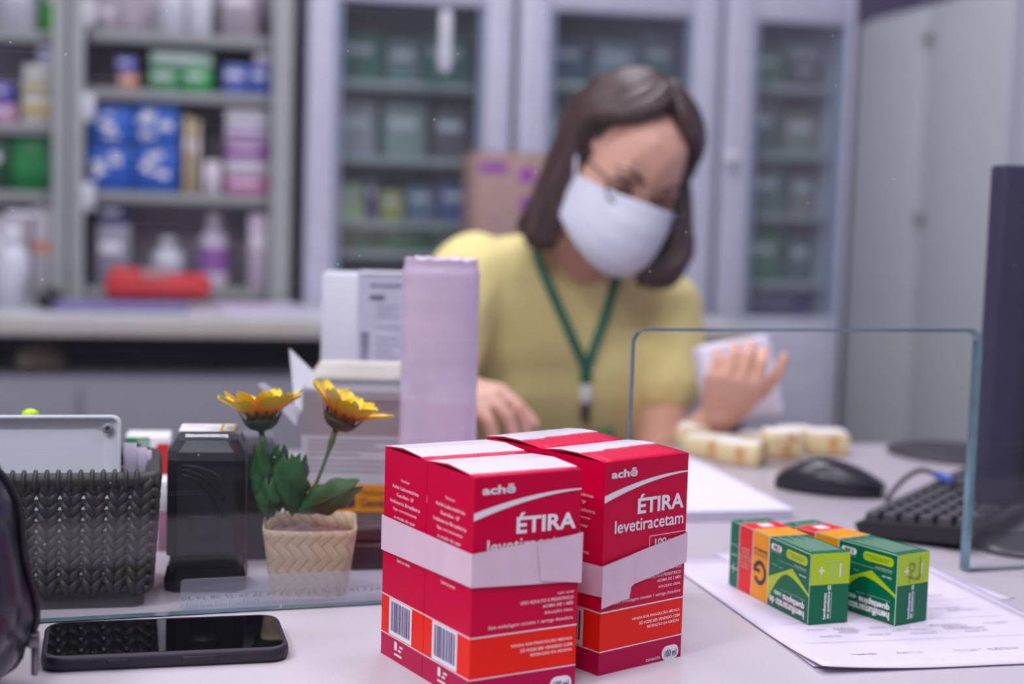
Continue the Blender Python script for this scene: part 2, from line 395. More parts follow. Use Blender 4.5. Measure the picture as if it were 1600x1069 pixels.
def bottle(px0, py0, px1, py1, zbase, color, capc, label, band=None, off=.06):
    u0, z0 = BK.hit(px0, py1, off); u1, z1 = BK.hit(px1, py0, off); u0, u1 = clampu(u0, u1); zbase += .0012; r_ = (u1 - u0) / 2; h = z1 - zbase
    t = thing('bottle', label, 'bottle', BK.pt((u0 + u1) / 2, off + r_, zbase), BK.a)
    MB().lathe([(0, 0), (r_ * .95, 0), (r_, .01), (r_, h * .62), (r_ * .85, h * .7), (r_ * .4, h * .78), (r_ * .4, h * .8), (0, h * .8)]).build('body', mat('bottle_%d_%d_%d' % color, color, .35), t)
    MB().lathe([(0, h * .8), (r_ * .5, h * .8), (r_ * .5, h * .97), (r_ * .45, h), (0, h)]).build('cap', mat('bottle_%d_%d_%d' % capc, capc, .4), t)
    if band: MB().lathe([(r_ * 1.01, h * .2), (r_ * 1.015, h * .21), (r_ * 1.015, h * .52), (r_ * 1.01, h * .53)]).build('label_band', mat('bottle_%d_%d_%d' % band, band, .5), t)
    return t
bottle(310, 332, 358, 450, b4, (212, 204, 220), (232, 226, 234), 'white bottle with a purple label band on the lowest middle shelf', (150, 96, 170))
bottle(236, 372, 288, 450, b4, (226, 226, 238), (236, 234, 240), 'squat white tub with a lid on the lowest middle shelf', (190, 188, 205))

FRIDGE = mat('fridge_white', (196, 195, 214), .35); INTEAL = mat('fridge_interior', (98, 128, 130), .5); SEAL = mat('blue_grey_seal', (138, 148, 176), .5)
def glass_cabinet(px0, px1, gx0, gx1, gy0, gy1, shelf_py, label, knob, off=0):
    pm = (px0 + px1) / 2
    u0 = BK.hit(px0, 260, off)[0]; u1 = BK.hit(px1, 260, off)[0]; g0 = BK.hit(gx0, 260, off)[0]; g1 = BK.hit(gx1, 260, off)[0]
    z1 = BK.hit(pm, gy0, off)[1]; z0 = BK.hit(pm, gy1, off)[1]; zt = z1 + .1; W = u1 - u0; uc = (u0 + u1) / 2
    t = thing('glass_door_cabinet', label, 'cabinet', BK.pt(uc, off, 0), BK.a)
    D = .5
    mb = MB(); mb.box((-W / 2 + .012, D / 2, zt / 2), (.024, D, zt)).box((W / 2 - .012, D / 2, zt / 2), (.024, D, zt)).box((0, D / 2, zt - .02), (W - .048, D, .04)).box((0, D / 2, .05), (W - .048, D, .1))
    mb.build('cabinet_body', FRIDGE, t)
    MB().box((0, D - .01, zt / 2), (W - .05, .02, zt - .1)).box((0, D / 2, z0 - .05), (W - .05, D - .05, .02)).build('interior', INTEAL, t)
    a, b = g0 - uc, g1 - uc
    mb = MB()
    mb.box(((-W / 2 + a) / 2, -.02, zt / 2 + .04), (a + W / 2 - .004, .04, zt - .1), 0, .006).box(((W / 2 + b) / 2, -.02, zt / 2 + .04), (W / 2 - b - .004, .04, zt - .1), 0, .006)
    mb.box(((a + b) / 2, -.02, (z1 + zt - .01) / 2), (b - a, .04, zt - .01 - z1), 0, .006).box(((a + b) / 2, -.02, (.09 + z0) / 2), (b - a, .04, z0 - .09), 0, .006)
    df_ = mb.build('door_frame', FRIDGE, t)
    MB().box((a + .006, -.02, (z0 + z1) / 2), (.012, .03, z1 - z0)).box((b - .006, -.02, (z0 + z1) / 2), (.012, .03, z1 - z0)).build('door_seal', SEAL, df_)
    MB().box(((a + b) / 2, -.018, (z0 + z1) / 2), (b - a, .006, z1 - z0)).build('door_glass', DOORGLASS, df_)
    for k, (kx, ky0, ky1) in enumerate(knob):
        ku = BK.hit(kx, ky0, off)[0] - uc; kz0 = BK.hit(kx, ky1, off)[1]; kz1 = BK.hit(kx, ky0, off)[1]
        hb = MB(); hb.bm(hull([((ku, -.055, kz0 + .014), .014), ((ku, -.055, kz1 - .014), .014)]), 0, True)
        hb.box((ku, -.045, kz0 + .014), (.012, .03, .012)).box((ku, -.045, kz1 - .014), (.012, .03, .012)); hb.build('handle', mat('handle_white', (238, 236, 246), .25), df_)
    CELLS.append((u0 + .024, u1 - .024))
    zs = []
    for py in shelf_py:
        z = BK.hit(pm, py, off + .1)[1]; zs.append(z)
        MB().box((0, D / 2 - .01, z - .008), (W - .06, D - .08, .016), 0, .003).build('shelf', LGREY, t)
    return zs
f1 = glass_cabinet(476, 792, 521, 748, 8, 430, (132, 248, 346, 392), 'glass door cabinet of medicines left of the woman and behind the white carton', ((691, 18, 118),))
f2 = glass_cabinet(800, 1110, 848, 1068, 24, 470, (135, 250, 350, 440), 'glass door cabinet directly behind the seated woman', ())
f3 = glass_cabinet(1118, 1318, 1164, 1305, 38, 495, (136, 240, 335, 440), 'narrow glass door cabinet between the woman and the tall plain cupboard', ((1132, 236, 258),))
G2 = 'packs behind the glass doors'
def fr(items, off=.1):
    for x0, y0, x1, y1, z, c, lb in items: carton(x0, y0, x1, y1, z, c, lb, off=off, depth=.2, group=G2)
fr([(530, 50, 600, 130, f1[0], (70, 132, 108), 'large green carton on the top shelf of the left glass cabinet'),
    (604, 62, 660, 130, f1[0], (120, 150, 150), 'grey green carton in the middle of the top shelf, left glass cabinet'),
    (664, 56, 738, 130, f1[0], (60, 128, 116), 'teal carton at the right of the top shelf, left glass cabinet'),
    (526, 160, 590, 246, f1[1], (176, 176, 180), 'left pale grey carton on the second shelf of the left glass cabinet'),
    (600, 162, 668, 246, f1[1], (160, 170, 168), 'middle grey carton on the second shelf of the left glass cabinet'),
    (676, 168, 736, 246, f1[1], (106, 92, 104), 'dark red brown carton on the second shelf of the left glass cabinet'),
    (524, 286, 570, 344, f1[2], (198, 212, 170), 'pale yellow green carton on the third shelf, left glass cabinet'),
    (574, 274, 590, 344, f1[2], (126, 100, 160), 'thin purple carton on the third shelf, left glass cabinet'),
    (594, 298, 632, 344, f1[2], (190, 182, 96), 'yellow olive carton on the third shelf, left glass cabinet'),
    (636, 290, 682, 344, f1[2], (112, 126, 160), 'grey blue carton on the third shelf, left glass cabinet'),
    (686, 286, 738, 344, f1[2], (70, 96, 160), 'blue carton on the third shelf, left glass cabinet'),
    (524, 362, 594, 391, f1[3], (40, 130, 84), 'left green carton low in the left glass cabinet'),
    (598, 362, 668, 391, f1[3], (84, 160, 70), 'grass green carton low in the left glass cabinet'),
    (672, 362, 738, 391, f1[3], (48, 146, 90), 'right green carton low in the left glass cabinet'),
    (860, 60, 920, 134, f2[0], (70, 110, 130), 'dull blue carton on the top shelf behind the woman'),
    (930, 66, 1000, 134, f2[0], (150, 168, 176), 'whitish carton on the top shelf behind the woman'),
    (1004, 56, 1060, 134, f2[0], (80, 120, 116), 'teal grey carton on the top shelf behind the woman'),
    (856, 170, 900, 248, f2[1], (120, 150, 140), 'grey green carton on the second shelf behind the woman'),
    (1170, 76, 1228, 135, f3[0], (72, 140, 92), 'green carton on the top shelf of the narrow glass cabinet'),
    (1234, 98, 1298, 135, f3[0], (84, 72, 84), 'dark brown carton under the white one, narrow glass cabinet'),
    (1168, 160, 1220, 239, f3[1], (84, 116, 110), 'teal carton on the second shelf of the narrow glass cabinet'),
    (1224, 176, 1298, 239, f3[1], (146, 148, 140), 'beige grey carton on the second shelf of the narrow glass cabinet'),
    (1168, 262, 1230, 334, f3[2], (104, 132, 126), 'grey green carton on the third shelf of the narrow glass cabinet'),
    (1234, 270, 1294, 334, f3[2], (150, 140, 140), 'taupe carton on the third shelf of the narrow glass cabinet'),
    (1164, 362, 1226, 439, f3[3], (64, 130, 88), 'green carton on the lowest shelf of the narrow glass cabinet'),
    (1230, 370, 1290, 439, f3[3], (92, 116, 120), 'slate carton on the lowest shelf of the narrow glass cabinet')])
u_, zz = BK.hit(1266, 98, .1)
carton(1234, 72, 1298, 97, zz + .002, (196, 200, 214), 'white carton lying on the dark brown one, narrow glass cabinet', off=.1, depth=.2, group=G2)
u_, zz = BK.hit(1220, 494, .1)
carton(1160, 459, 1290, 490, zz, (48, 78, 150), 'blue carton at the foot of the narrow glass cabinet', off=.1, depth=.2, group=G2)

# tall plain cupboard along the right wall, its doors facing left
ZC = BK.hit(1314, 29, -.02)[1]
t = thing('tall_cupboard', 'tall plain off-white steel cupboard on the right behind the monitor', 'cupboard', BK.pt(UC + .26, -.4, 0), BK.a)
CUPM = mat('cupboard_paint', (182, 185, 190), .45, var=.02)
MB().box((.02, 0, ZC / 2), (.48, .74, ZC), 0, .004).build('carcass', CUPM, t)
for s_ in (-1, 1):
    MB().box((-.235, s_ * .184, ZC / 2), (.03, .362, ZC - .03), 0, .004).build('door', CUPM, t)
for z in (DZ + .28, DZ + .68):
    MB().lathe([(0, 0), (.014, 0), (.012, .014), (0, .016)], 16, M=Matrix.Translation((-.25, -.02, z)) @ Matrix.Rotation(-pi / 2, 4, 'Y')).build('lock', mat('lock_grey', (140, 138, 130), .4, .4), t)

# back counter
CO = -.50
t = thing('back_counter', 'long off-white counter with a thick edge below the shelving cabinets', 'counter', BK.pt(0, CO, 0), BK.a)
cu0, cu1 = BK.hit(-300, 500, CO)[0], .92
CM = mat('counter_laminate', (214, 214, 222), .35, var=.02); CE = mat('counter_edge', (196, 192, 184), .5)
MB().box(((cu0 + cu1) / 2, .22, CTZ - .019), (cu1 - cu0, .435, .038), 0, .003).build('worktop', CM, t)
MB().box(((cu0 + cu1) / 2, -.002, CTZ - .019), (cu1 - cu0, .006, .038), 0, .002).build('edge_band', CE, t)
MB().box(((cu0 + cu1) / 2, .425, (CTZ - .04) / 2), (cu1 - cu0 - .02, .016, CTZ - .04)).build('back_panel', mat('dark_panel', (30, 28, 40), .6), t)
for u in (cu0 + .02, cu1 - .02): MB().box((u, .21, (CTZ - .04) / 2), (.025, .41, CTZ - .04)).build('side_panel', mat('dark_panel', (30, 28, 40), .6), t)
zl = BK.hit(250, 592, CO + .02)[1]
t = thing('low_cabinet', 'low grey cabinet standing under the back counter', 'cabinet', BK.pt((cu0 + cu1) / 2, CO + .22, 0), BK.a)
LCM = mat('low_cabinet_grey', (142, 140, 150), .5, var=.03); lw_ = cu1 - cu0 - .1
MB().box((0, 0, zl / 2), (lw_, .38, zl), 0, .004).build('carcass', LCM, t)
for k in range(4): MB().box((-lw_ / 2 + (k + .5) * lw_ / 4, -.196, zl / 2), (lw_ / 4 - .006, .016, zl - .04), 0, .003).build('door', LCM, t)
u0, _ = BK.hit(32, 560, CO + .1); u1, _ = BK.hit(92, 560, CO + .1)
tag(MB().bm(hull([(((u0 + u1) / 2 - .025, 0, .026), .025), (((u0 + u1) / 2 + .03, .02, .022), .02), (((u0 + u1) / 2, .03, .045), .02)]), 0, True).build('brown_bag', mat('tan_bag', (120, 108, 92), .8, bump=.4), loc=BK.pt(0, CO + .1, zl), rot=(0, 0, BK.a)), 'small tan bag lying in the dark gap under the counter', 'bag')

def on_counter(px0, px1, py, off=-.2): return BK.hit(px0, py, off)[0], BK.hit(px1, py, off)[0]
# red pouch
u0, u1 = on_counter(160, 334, 450, -.2); wd = u1 - u0
t = thing('pouch', 'red soft pouch with a dark zip notch on the back counter', 'pouch', BK.pt((u0 + u1) / 2, -.22, CTZ + .0145), BK.a - .05)
MB().bm(hull([((-wd / 2 + .025, 0, .022), (.022, .03, .022)), ((-wd / 2 + .03, 0, .058), (.018, .02, .014)), ((-.02, 0, .055), (.02, .02, .01)), ((wd / 2 - .03, 0, .03), (.028, .03, .026)), ((0, 0, .022), (.02, .035, .02))]), 0, True).bm(hull([((.05, 0, .03), (.04, .03, .028)), ((wd / 2 - .035, 0, .042), (.03, .028, .02))]), 0, True).build('body', mat('red_fabric', (205, 52, 56), .6, bump=.2), t)
MB().box((-.005, -.02, .058), (.06, .012, .022), 0, .004).build('zip_flap', mat('dull_pink', (190, 140, 136), .6), t)
# folders
u0, u1 = on_counter(84, 292, 480, -.28)
t = thing('folder_stack', 'flat purple folders with a black ring spine lying under the red pouch', 'folder', BK.pt((u0 + u1) / 2, -.27, CTZ), BK.a)
for k, c in enumerate(((96, 86, 150), (150, 140, 190))): MB().box((.004 * k, .004 * k, .0035 + .006 * k), (u1 - u0, .21, .0055), 0, .001).build('folder', mat('folder_%d' % k, c, .5), t)
MB().tube([((u0 - u1) / 2 - .01, -.08, .02), ((u0 - u1) / 2 - .01, .08, .02)], .02, 12).build('ring_spine', BLACK, t)
u0, u1 = on_counter(346, 470, 485, -.28)
t = thing('paper_pile', 'low pile of white papers on the back counter right of the pouch', 'paper', BK.pt((u0 + u1) / 2, -.27, CTZ), BK.a)
for k in range(4): MB().box((random.uniform(-.01, .01), random.uniform(-.005, .005), .001 + k * .002), (u1 - u0, .24, .0018)).build('sheet', PAPER, t)
# pump bottle
u0, u1 = on_counter(-12, 46, 420, -.3); r_ = (u1 - u0) / 2
t = thing('pump_bottle', 'white sanitiser pump bottle on the counter at the left edge', 'bottle', BK.pt((u0 + u1) / 2, -.28, CTZ), BK.a)
zt = BK.hit(25, 330, -.3)[1] - CTZ
MB().lathe([(0, 0), (r_, 0), (r_, zt * .52), (r_ * .8, zt * .6), (r_ * .35, zt * .66), (r_ * .35, zt * .7), (0, zt * .7)]).build('body', mat('bottle_white', (214, 214, 226), .3), t)
MB().lathe([(0, zt * .68), (r_ * .42, zt * .68), (r_ * .42, zt * .78), (.006, zt * .79), (.006, zt * .95), (r_ * .5, zt * .955), (r_ * .45, zt), (0, zt)], 20).box((.02, 0, zt * .97), (.05, .012, .012), 0, .003).build('pump', mat('pump_white', (232, 232, 240), .3), t)
# cardboard carton behind the woman
u0, u1 = on_counter(742, 862, 300, -.3); z1 = BK.hit(800, 240, -.3)[1]; h = z1 - CTZ
t = thing('cardboard_box', 'brown cardboard box with purple printed marks behind the woman', 'box', BK.pt((u0 + u1) / 2, -.22, CTZ), BK.a)
CB = mat('cardboard', (172, 140, 132), .8, var=.06)
mb = MB().box((0, 0, h / 2), (u1 - u0, .16, h), 0, .003, 1); mb.box((0, -.04, h + .001), (u1 - u0 - .004, .078, .003), 0).box((0, .04, h + .001), (u1 - u0 - .004, .078, .003), 0); mb.build('box_body', CB, t)
mb = MB(); f = Face(mb, (-(u1 - u0) / 2, -.08, 0), (1, 0, 0), (0, 0, 1), u1 - u0, h, .0006)
f.pill(.56, .82, .78, .92, 0).pill(.58, .64, .76, .74, 0).rect(.05, .88, .42, .94, 0).rect(.1, .4, .3, .44, 0).pill(.6, .4, .74, .5, 0); mb.build('printing', mat('purple_print', (150, 72, 170), .6), t)

# ------------------------------------------------------------------ desk
DK = Plane((-.267, 1.7366), R(14.8))
t = thing('desk', 'large white laminate desk top everything in the foreground stands on', 'desk', DK.pt(.3, -.5, 0), DK.a)
MB().box((0, 0, DZ - .0125), (2.7, 1.0, .025), 0, .002).build('desk_top', DESK, t)
for s_ in (-1, 1): MB().box((s_ * 1.3, 0, (DZ - .025) / 2), (.025, .92, DZ - .025)).build('side_panel', DESK, t)
MB().box((0, -.40, .42), (2.57, .02, .6)).build('front_panel', mat('desk_front', (180, 176, 184), .5), t)

# ------------------------------------------------------------------ glass partition with its pass-through opening
GP = Plane((-.3207, 1.0225), R(18.3))
t = thing('glass_partition', 'upright clear glass screen across the desk with a rounded pass-through opening', 'glass screen', (GP.p.x, GP.p.y, DZ), GP.a)
sl = GP.hit(984, 600)[0]; sr = GP.hit(1507, 880)[0] - .0045; zt = GP.hit(1250, 517)[1] - DZ
TH, rr = .01, .009
def arc(cx, cz, a0, a1, n=6): return [(cx + rr * cos(R(a0 + (a1 - a0) * k / n)), cz + rr * sin(R(a0 + (a1 - a0) * k / n))) for k in range(n + 1)]
cut = [(sl, .001)] + arc(sl + rr, zt - rr, 180, 90) + arc(sr - rr, zt - rr, 90, 0) + [(sr, .001)]
outer = [(1.1, .001), (1.1, .95), (-.75, .95), (-.75, .001)]
Mg = Matrix.Rotation(pi / 2, 4, 'X')                        # profile (x, z) -> upright; extruded along y
CHM = .0026; npt = len(cut); off_ = []
for i in range(npt):
    a_, b_ = Vector(cut[max(i - 1, 0)]), Vector(cut[min(i + 1, npt - 1)]); d_ = (b_ - a_).normalized(); off_.append((cut[i][0] - d_.y * CHM, cut[i][1] + d_.x * CHM))
mb = MB(); nO = len(outer)
front = [(x, z, TH) for x, z in off_ + outer]; mb.add(front, [tuple(range(len(front)))], 0, False, Mg)
back = [(x, z, 0) for x, z in cut + outer]; mb.add(back, [tuple(range(len(back) - 1, -1, -1))], 0, False, Mg)
mb.add([(x, z, TH) for x, z in off_] + [(x, z, TH - CHM) for x, z in cut] + [(x, z, 0) for x, z in cut], [(r_ * npt + i, r_ * npt + i + 1, (r_ + 1) * npt + i + 1, (r_ + 1) * npt + i) for r_ in (0, 1) for i in range(npt - 1)], 1, False, Mg)
oo = [off_[-1]] + outer + [off_[0]]; ob = [cut[-1]] + outer + [cut[0]]; k_ = len(oo)
mb.add([(x, z, TH) for x, z in oo] + [(x, z, 0) for x, z in ob], [(i, i + 1, k_ + i + 1, k_ + i) for i in range(k_ - 1)], 1, False, Mg)
mb.build('glass_sheet', [GLASS, EDGE], t)

# ------------------------------------------------------------------ levetiracetam cartons
EW, ED, EH = .0745, .0586, .135
MAG = mat('magenta_print', (208, 0, 62), .38, spec=.18, var=.02); ORG = mat('orange_red_print', (240, 36, 22), .38, spec=.18, var=.02); BAND = mat('plum_print', (186, 4, 74), .38, spec=.18, var=.02)
FLAP = mat('white_flap', (226, 220, 234), .22, var=.02); BARC = mat('barcode_ink', (92, 74, 130), .5)
BANDS = ((0, .111, 2), (.111, .297, 1), (.297, 1, 0))
def etira(label, x, y, a, gap, name='medicine_carton'):
    c, s = cos(a), sin(a); cx, cy = x + EW / 2 * c - ED / 2 * s, y + EW / 2 * s + ED / 2 * c
    t = thing(name, label, 'medicine box', (cx, cy, DZ), a, 'tall magenta medicine boxes')
    W, D, H = EW - gap, ED - gap, EH
    mb = MB()
    cr = [(-W / 2, -D / 2), (W / 2, -D / 2), (W / 2, D / 2), (-W / 2, D / 2)]
    for z0, z1, mi in BANDS:
        vs = [(px, py, H * z) for z in (z0, z1) for px, py in cr]
        mb.add(vs, [(i, (i + 1) % 4, 4 + (i + 1) % 4, 4 + i) for i in range(4)], mi)
    mb.add([(px, py, 0) for px, py in cr], [(3, 2, 1, 0)], 2)
    mb.add([(px, py, H - .0008) for px, py in cr], [(0, 1, 2, 3)], 0)
    mb.build('carton_body', [MAG, ORG, BAND], t)
    return t, W, D, H
def etira_print(t, W, D, H, v0, step, sidetext=True):
    bul = lambda u, v: .0022 * sin(pi * min(1, max(0, v))) * (1 - .15 * u)
    top = MB().grid(lambda u, v: (-W / 2 + W * u, -D / 2 + D * v, H + bul(u, v)), 8, 8, 0, thick=.0006); top.build('top_panel', MAG, t)
    n = 24; us = [k / n for k in range(n + 1)]
    def lowv(u): return v0 + (step if .30 < u <= .66 else 0) + (step * 1.6 if u > .66 else 0) + (.006 if int(u * 40) % 2 else 0)
    fl = MB()
    lo = [(-W / 2 + W * u, -D / 2 + D * lowv(u), H + bul(u, lowv(u)) + .0006) for u in us]
    m1 = [(-W / 2 + W * u, -D / 2 + D * (lowv(u) * .5 + .5), H + bul(u, lowv(u) * .5 + .5) + .0008) for u in us]
    hi = [(-W / 2 + W * u, D / 2, H + .0007) for u in us]
    for a_, b_ in ((lo, m1), (m1, hi)): fl.add(a_ + b_, [(i, i + 1, n + 2 + i, n + 1 + i) for i in range(n)], 0)
    dn = [(x_, y_, H - .0004 + bul(u, lowv(u)) * .9) for (x_, y_, _), u in zip(lo, us)]
    fl.add(lo + dn, [(i, n + 1 + i, n + 2 + i, i + 1) for i in range(n)], 0)
    fl.build('tuck_flap', FLAP, t)
    p = MB(); f = Face(p, (-W / 2, -D / 2, 0), (1, 0, 0), (0, 0, 1), W, H)
    # front
    f.rect(0, .294, 1, .300, 0).rect(0, .109, 1, .114, 0)
    N = 20; cu = lambda k: .829 + .086 * (1 - (1 - k) ** 1.9)
    f.strip([(k / N, cu(k / N) - .014 * (1 - k / N) - .004) for k in range(N + 1)], [(k / N, cu(k / N) + .012 * (1 - k / N) + .003) for k in range(N + 1)], 0)
    f.text('achē', .069, .922, .375, .963, 0, bold=.03)
    f.text('ÉTIRA', .39, .739, .955, .832, 0, bold=.03)
    f.text('levetiracetam', .127, .661, .957, .722, 0, bold=.012)
    for a_ in ((.55, .622, 1, .625), (.55, .56, .555, .622)): f.rect(*a_, 0)
    f.text('100', .615, .577, .755, .607, 0, bold=.02); f.text('mg/mL', .78, .577, .95, .603, 0)
    f.text('uso oral', .80, .447, .955, .46, 0)
    f.text('USO ADULTO E PEDIÁTRICO', .45, .419, .955, .437, 0, bold=.01); f.text('ACIMA DE 1 MÊS', .66, .394, .955, .411, 0, bold=.01); f.text('SOLUÇÃO ORAL', .68, .362, .955, .379, 0, bold=.01)
    f.text('Esta embalagem contém 1 seringa dosadora', .16, .322, .955, .342, 0)
    f.text('VENDA SOB PRESCRIÇÃO MÉDICA', .37, .230, .957, .248, 0, bold=.01); f.text('SÓ PODE SER VENDIDO COM', .46, .204, .957, .222, 0, bold=.01); f.text('RETENÇÃO DA RECEITA', .56, .178, .957, .196, 0, bold=.01)
    f.pill(.755, -.002, .965, .07, 0, 1.2); f.text('100 ml', .79, .015, .935, .05, 1, l=2.5, bold=.02)
    f.text('conteúdo', .56, .015, .735, .032, 0)
    # left side: small print, bar code
    g = Face(p, (-W / 2, D / 2, 0), (0, -1, 0), (0, 0, 1), D, H)
    g.rect(0, .294, 1, .300, 0).rect(0, .109, 1, .114, 0)
    rows = ('Fabricado por', 'Aché Laboratórios', 'Guarulhos - SP', 'Indústria Brasileira', 'Siga corretamente', 'o modo de usar', 'Venda sob', 'prescrição', 'Registro MS', 'Resp. Técnica', 'Lote no verso')
    for k, s_ in enumerate(rows):
        wd = (.2, .62, .4, .7, .55, .5, .3, .3, .55, .36, .3)[k]; v = .86 - k * .036 - (.02 if k > 6 else 0)
        g.text(s_, .52 - wd / 2, v, .52 + wd / 2, v + .017, 0)
    g.rect(.2, .118, .74, .292, 0, 1.2)
    x = .25; rnd = random.Random(3)
    while x < .69:
        b = rnd.choice((.012, .02, .03)); g.rect(x, .14, min(x + b, .7), .282, 1, 2); x += b + rnd.choice((.012, .02))
    g.rect(.34, .055, .40, .095, 0).rect(.43, .055, .50, .065, 0).rect(.34, .03, .52, .04, 0).rect(.46, .075, .54, .085, 0)
    for fc in (Face(p, (W / 2, -D / 2, 0), (0, 1, 0), (0, 0, 1), D, H), Face(p, (W / 2, D / 2, 0), (-1, 0, 0), (0, 0, 1), W, H)):
        fc.rect(0, .294, 1, .300, 0).rect(0, .109, 1, .114, 0)
    p.build('printing', [WHITE, BARC], t)
x1, y1, a1 = -.0191, .8726, .5406; x2, y2, a2 = .0601, .9367, .6983
for (lb, x, y, a, v0, st) in (
    ('tall magenta medicine box nearest the camera, front of the left taped pair', x1, y1, a1, .1, .0),
    ('tall magenta medicine box at the rear of the left taped pair', x1 - ED * sin(a1), y1 + ED * cos(a1), a1, .14, .0),
    ('tall magenta medicine box in sharp focus, front of the right taped pair', x2, y2, a2, .42, .05),
    ('tall magenta medicine box at the rear of the right taped pair', x2 - ED * sin(a2), y2 + ED * cos(a2), a2, .4, .05)):
    t, W, D, H = etira(lb, x, y, a, .0006); etira_print(t, W, D, H, v0, st)
# tape around each pair
TAPE = mat('masking_tape', (226, 196, 214), .5, var=.04, scale=60, bump=.1)
def tape(label, x, y, a, front, left, extra=None):
    t = thing('paper_tape', label, 'tape', (x, y, DZ), a, 'tape round the box pairs')
    D2 = ED * 2; o = .0007; mb = MB()
    (fl0, fl1), (fr0, fr1) = front; (ll0, ll1) = left
    def quadstrip(pts):                       # pts: (x, y, zlow, zhigh)
        n = len(pts); vs = [(p[0], p[1], p[2] * EH) for p in pts] + [(p[0], p[1], p[3] * EH) for p in pts]
        mb.add(vs, [(i, i + 1, n + i + 1, n + i) for i in range(n - 1)], 0)
    quadstrip([(EW + o, D2 + o, fr0, fr1), (-o, D2 + o, ll0, ll1), (-o, D2 * .5, (ll0 + fl0) / 2, (ll1 + fl1) / 2), (-o, -o, fl0, fl1), (EW * .5, -o * 1.6, (fl0 + fr0) / 2, (fl1 + fr1) / 2 + .004), (EW + o, -o, fr0, fr1), (EW + o, D2 + o, fr0, fr1)])
    mb.build('tape_band', TAPE, t)
    if extra:
        mb = MB(); n = len(extra[0]); vs = [(u * EW, -o * 2.4, z * EH) for u, z in extra[0]] + [(u * EW, -o * 2.4, z * EH) for u, z in extra[1]]
        mb.add(vs, [(i, i + 1, n + i + 1, n + i) for i in range(n - 1)], 0); mb.build('tape_end', TAPE, t)
tape('pale pink paper tape wrapped around the left pair of magenta boxes', x1, y1, a1, ((.523, .67), (.495, .713)), (.505, .674), ([(.62, .52), (1.01, .49)], [(.58, .69), (1.012, .72)]))
tape('pale pink paper tape slanting up around the right pair of magenta boxes', x2, y2, a2, ((.375, .519), (.468, .614)), (.32, .5), ([(-.012, .321), (.2, .34), (.31, .345), (.33, .40), (.36, .41)], [(-.012, .519), (.2, .54), (.31, .55), (.33, .553), (.36, .556)]))

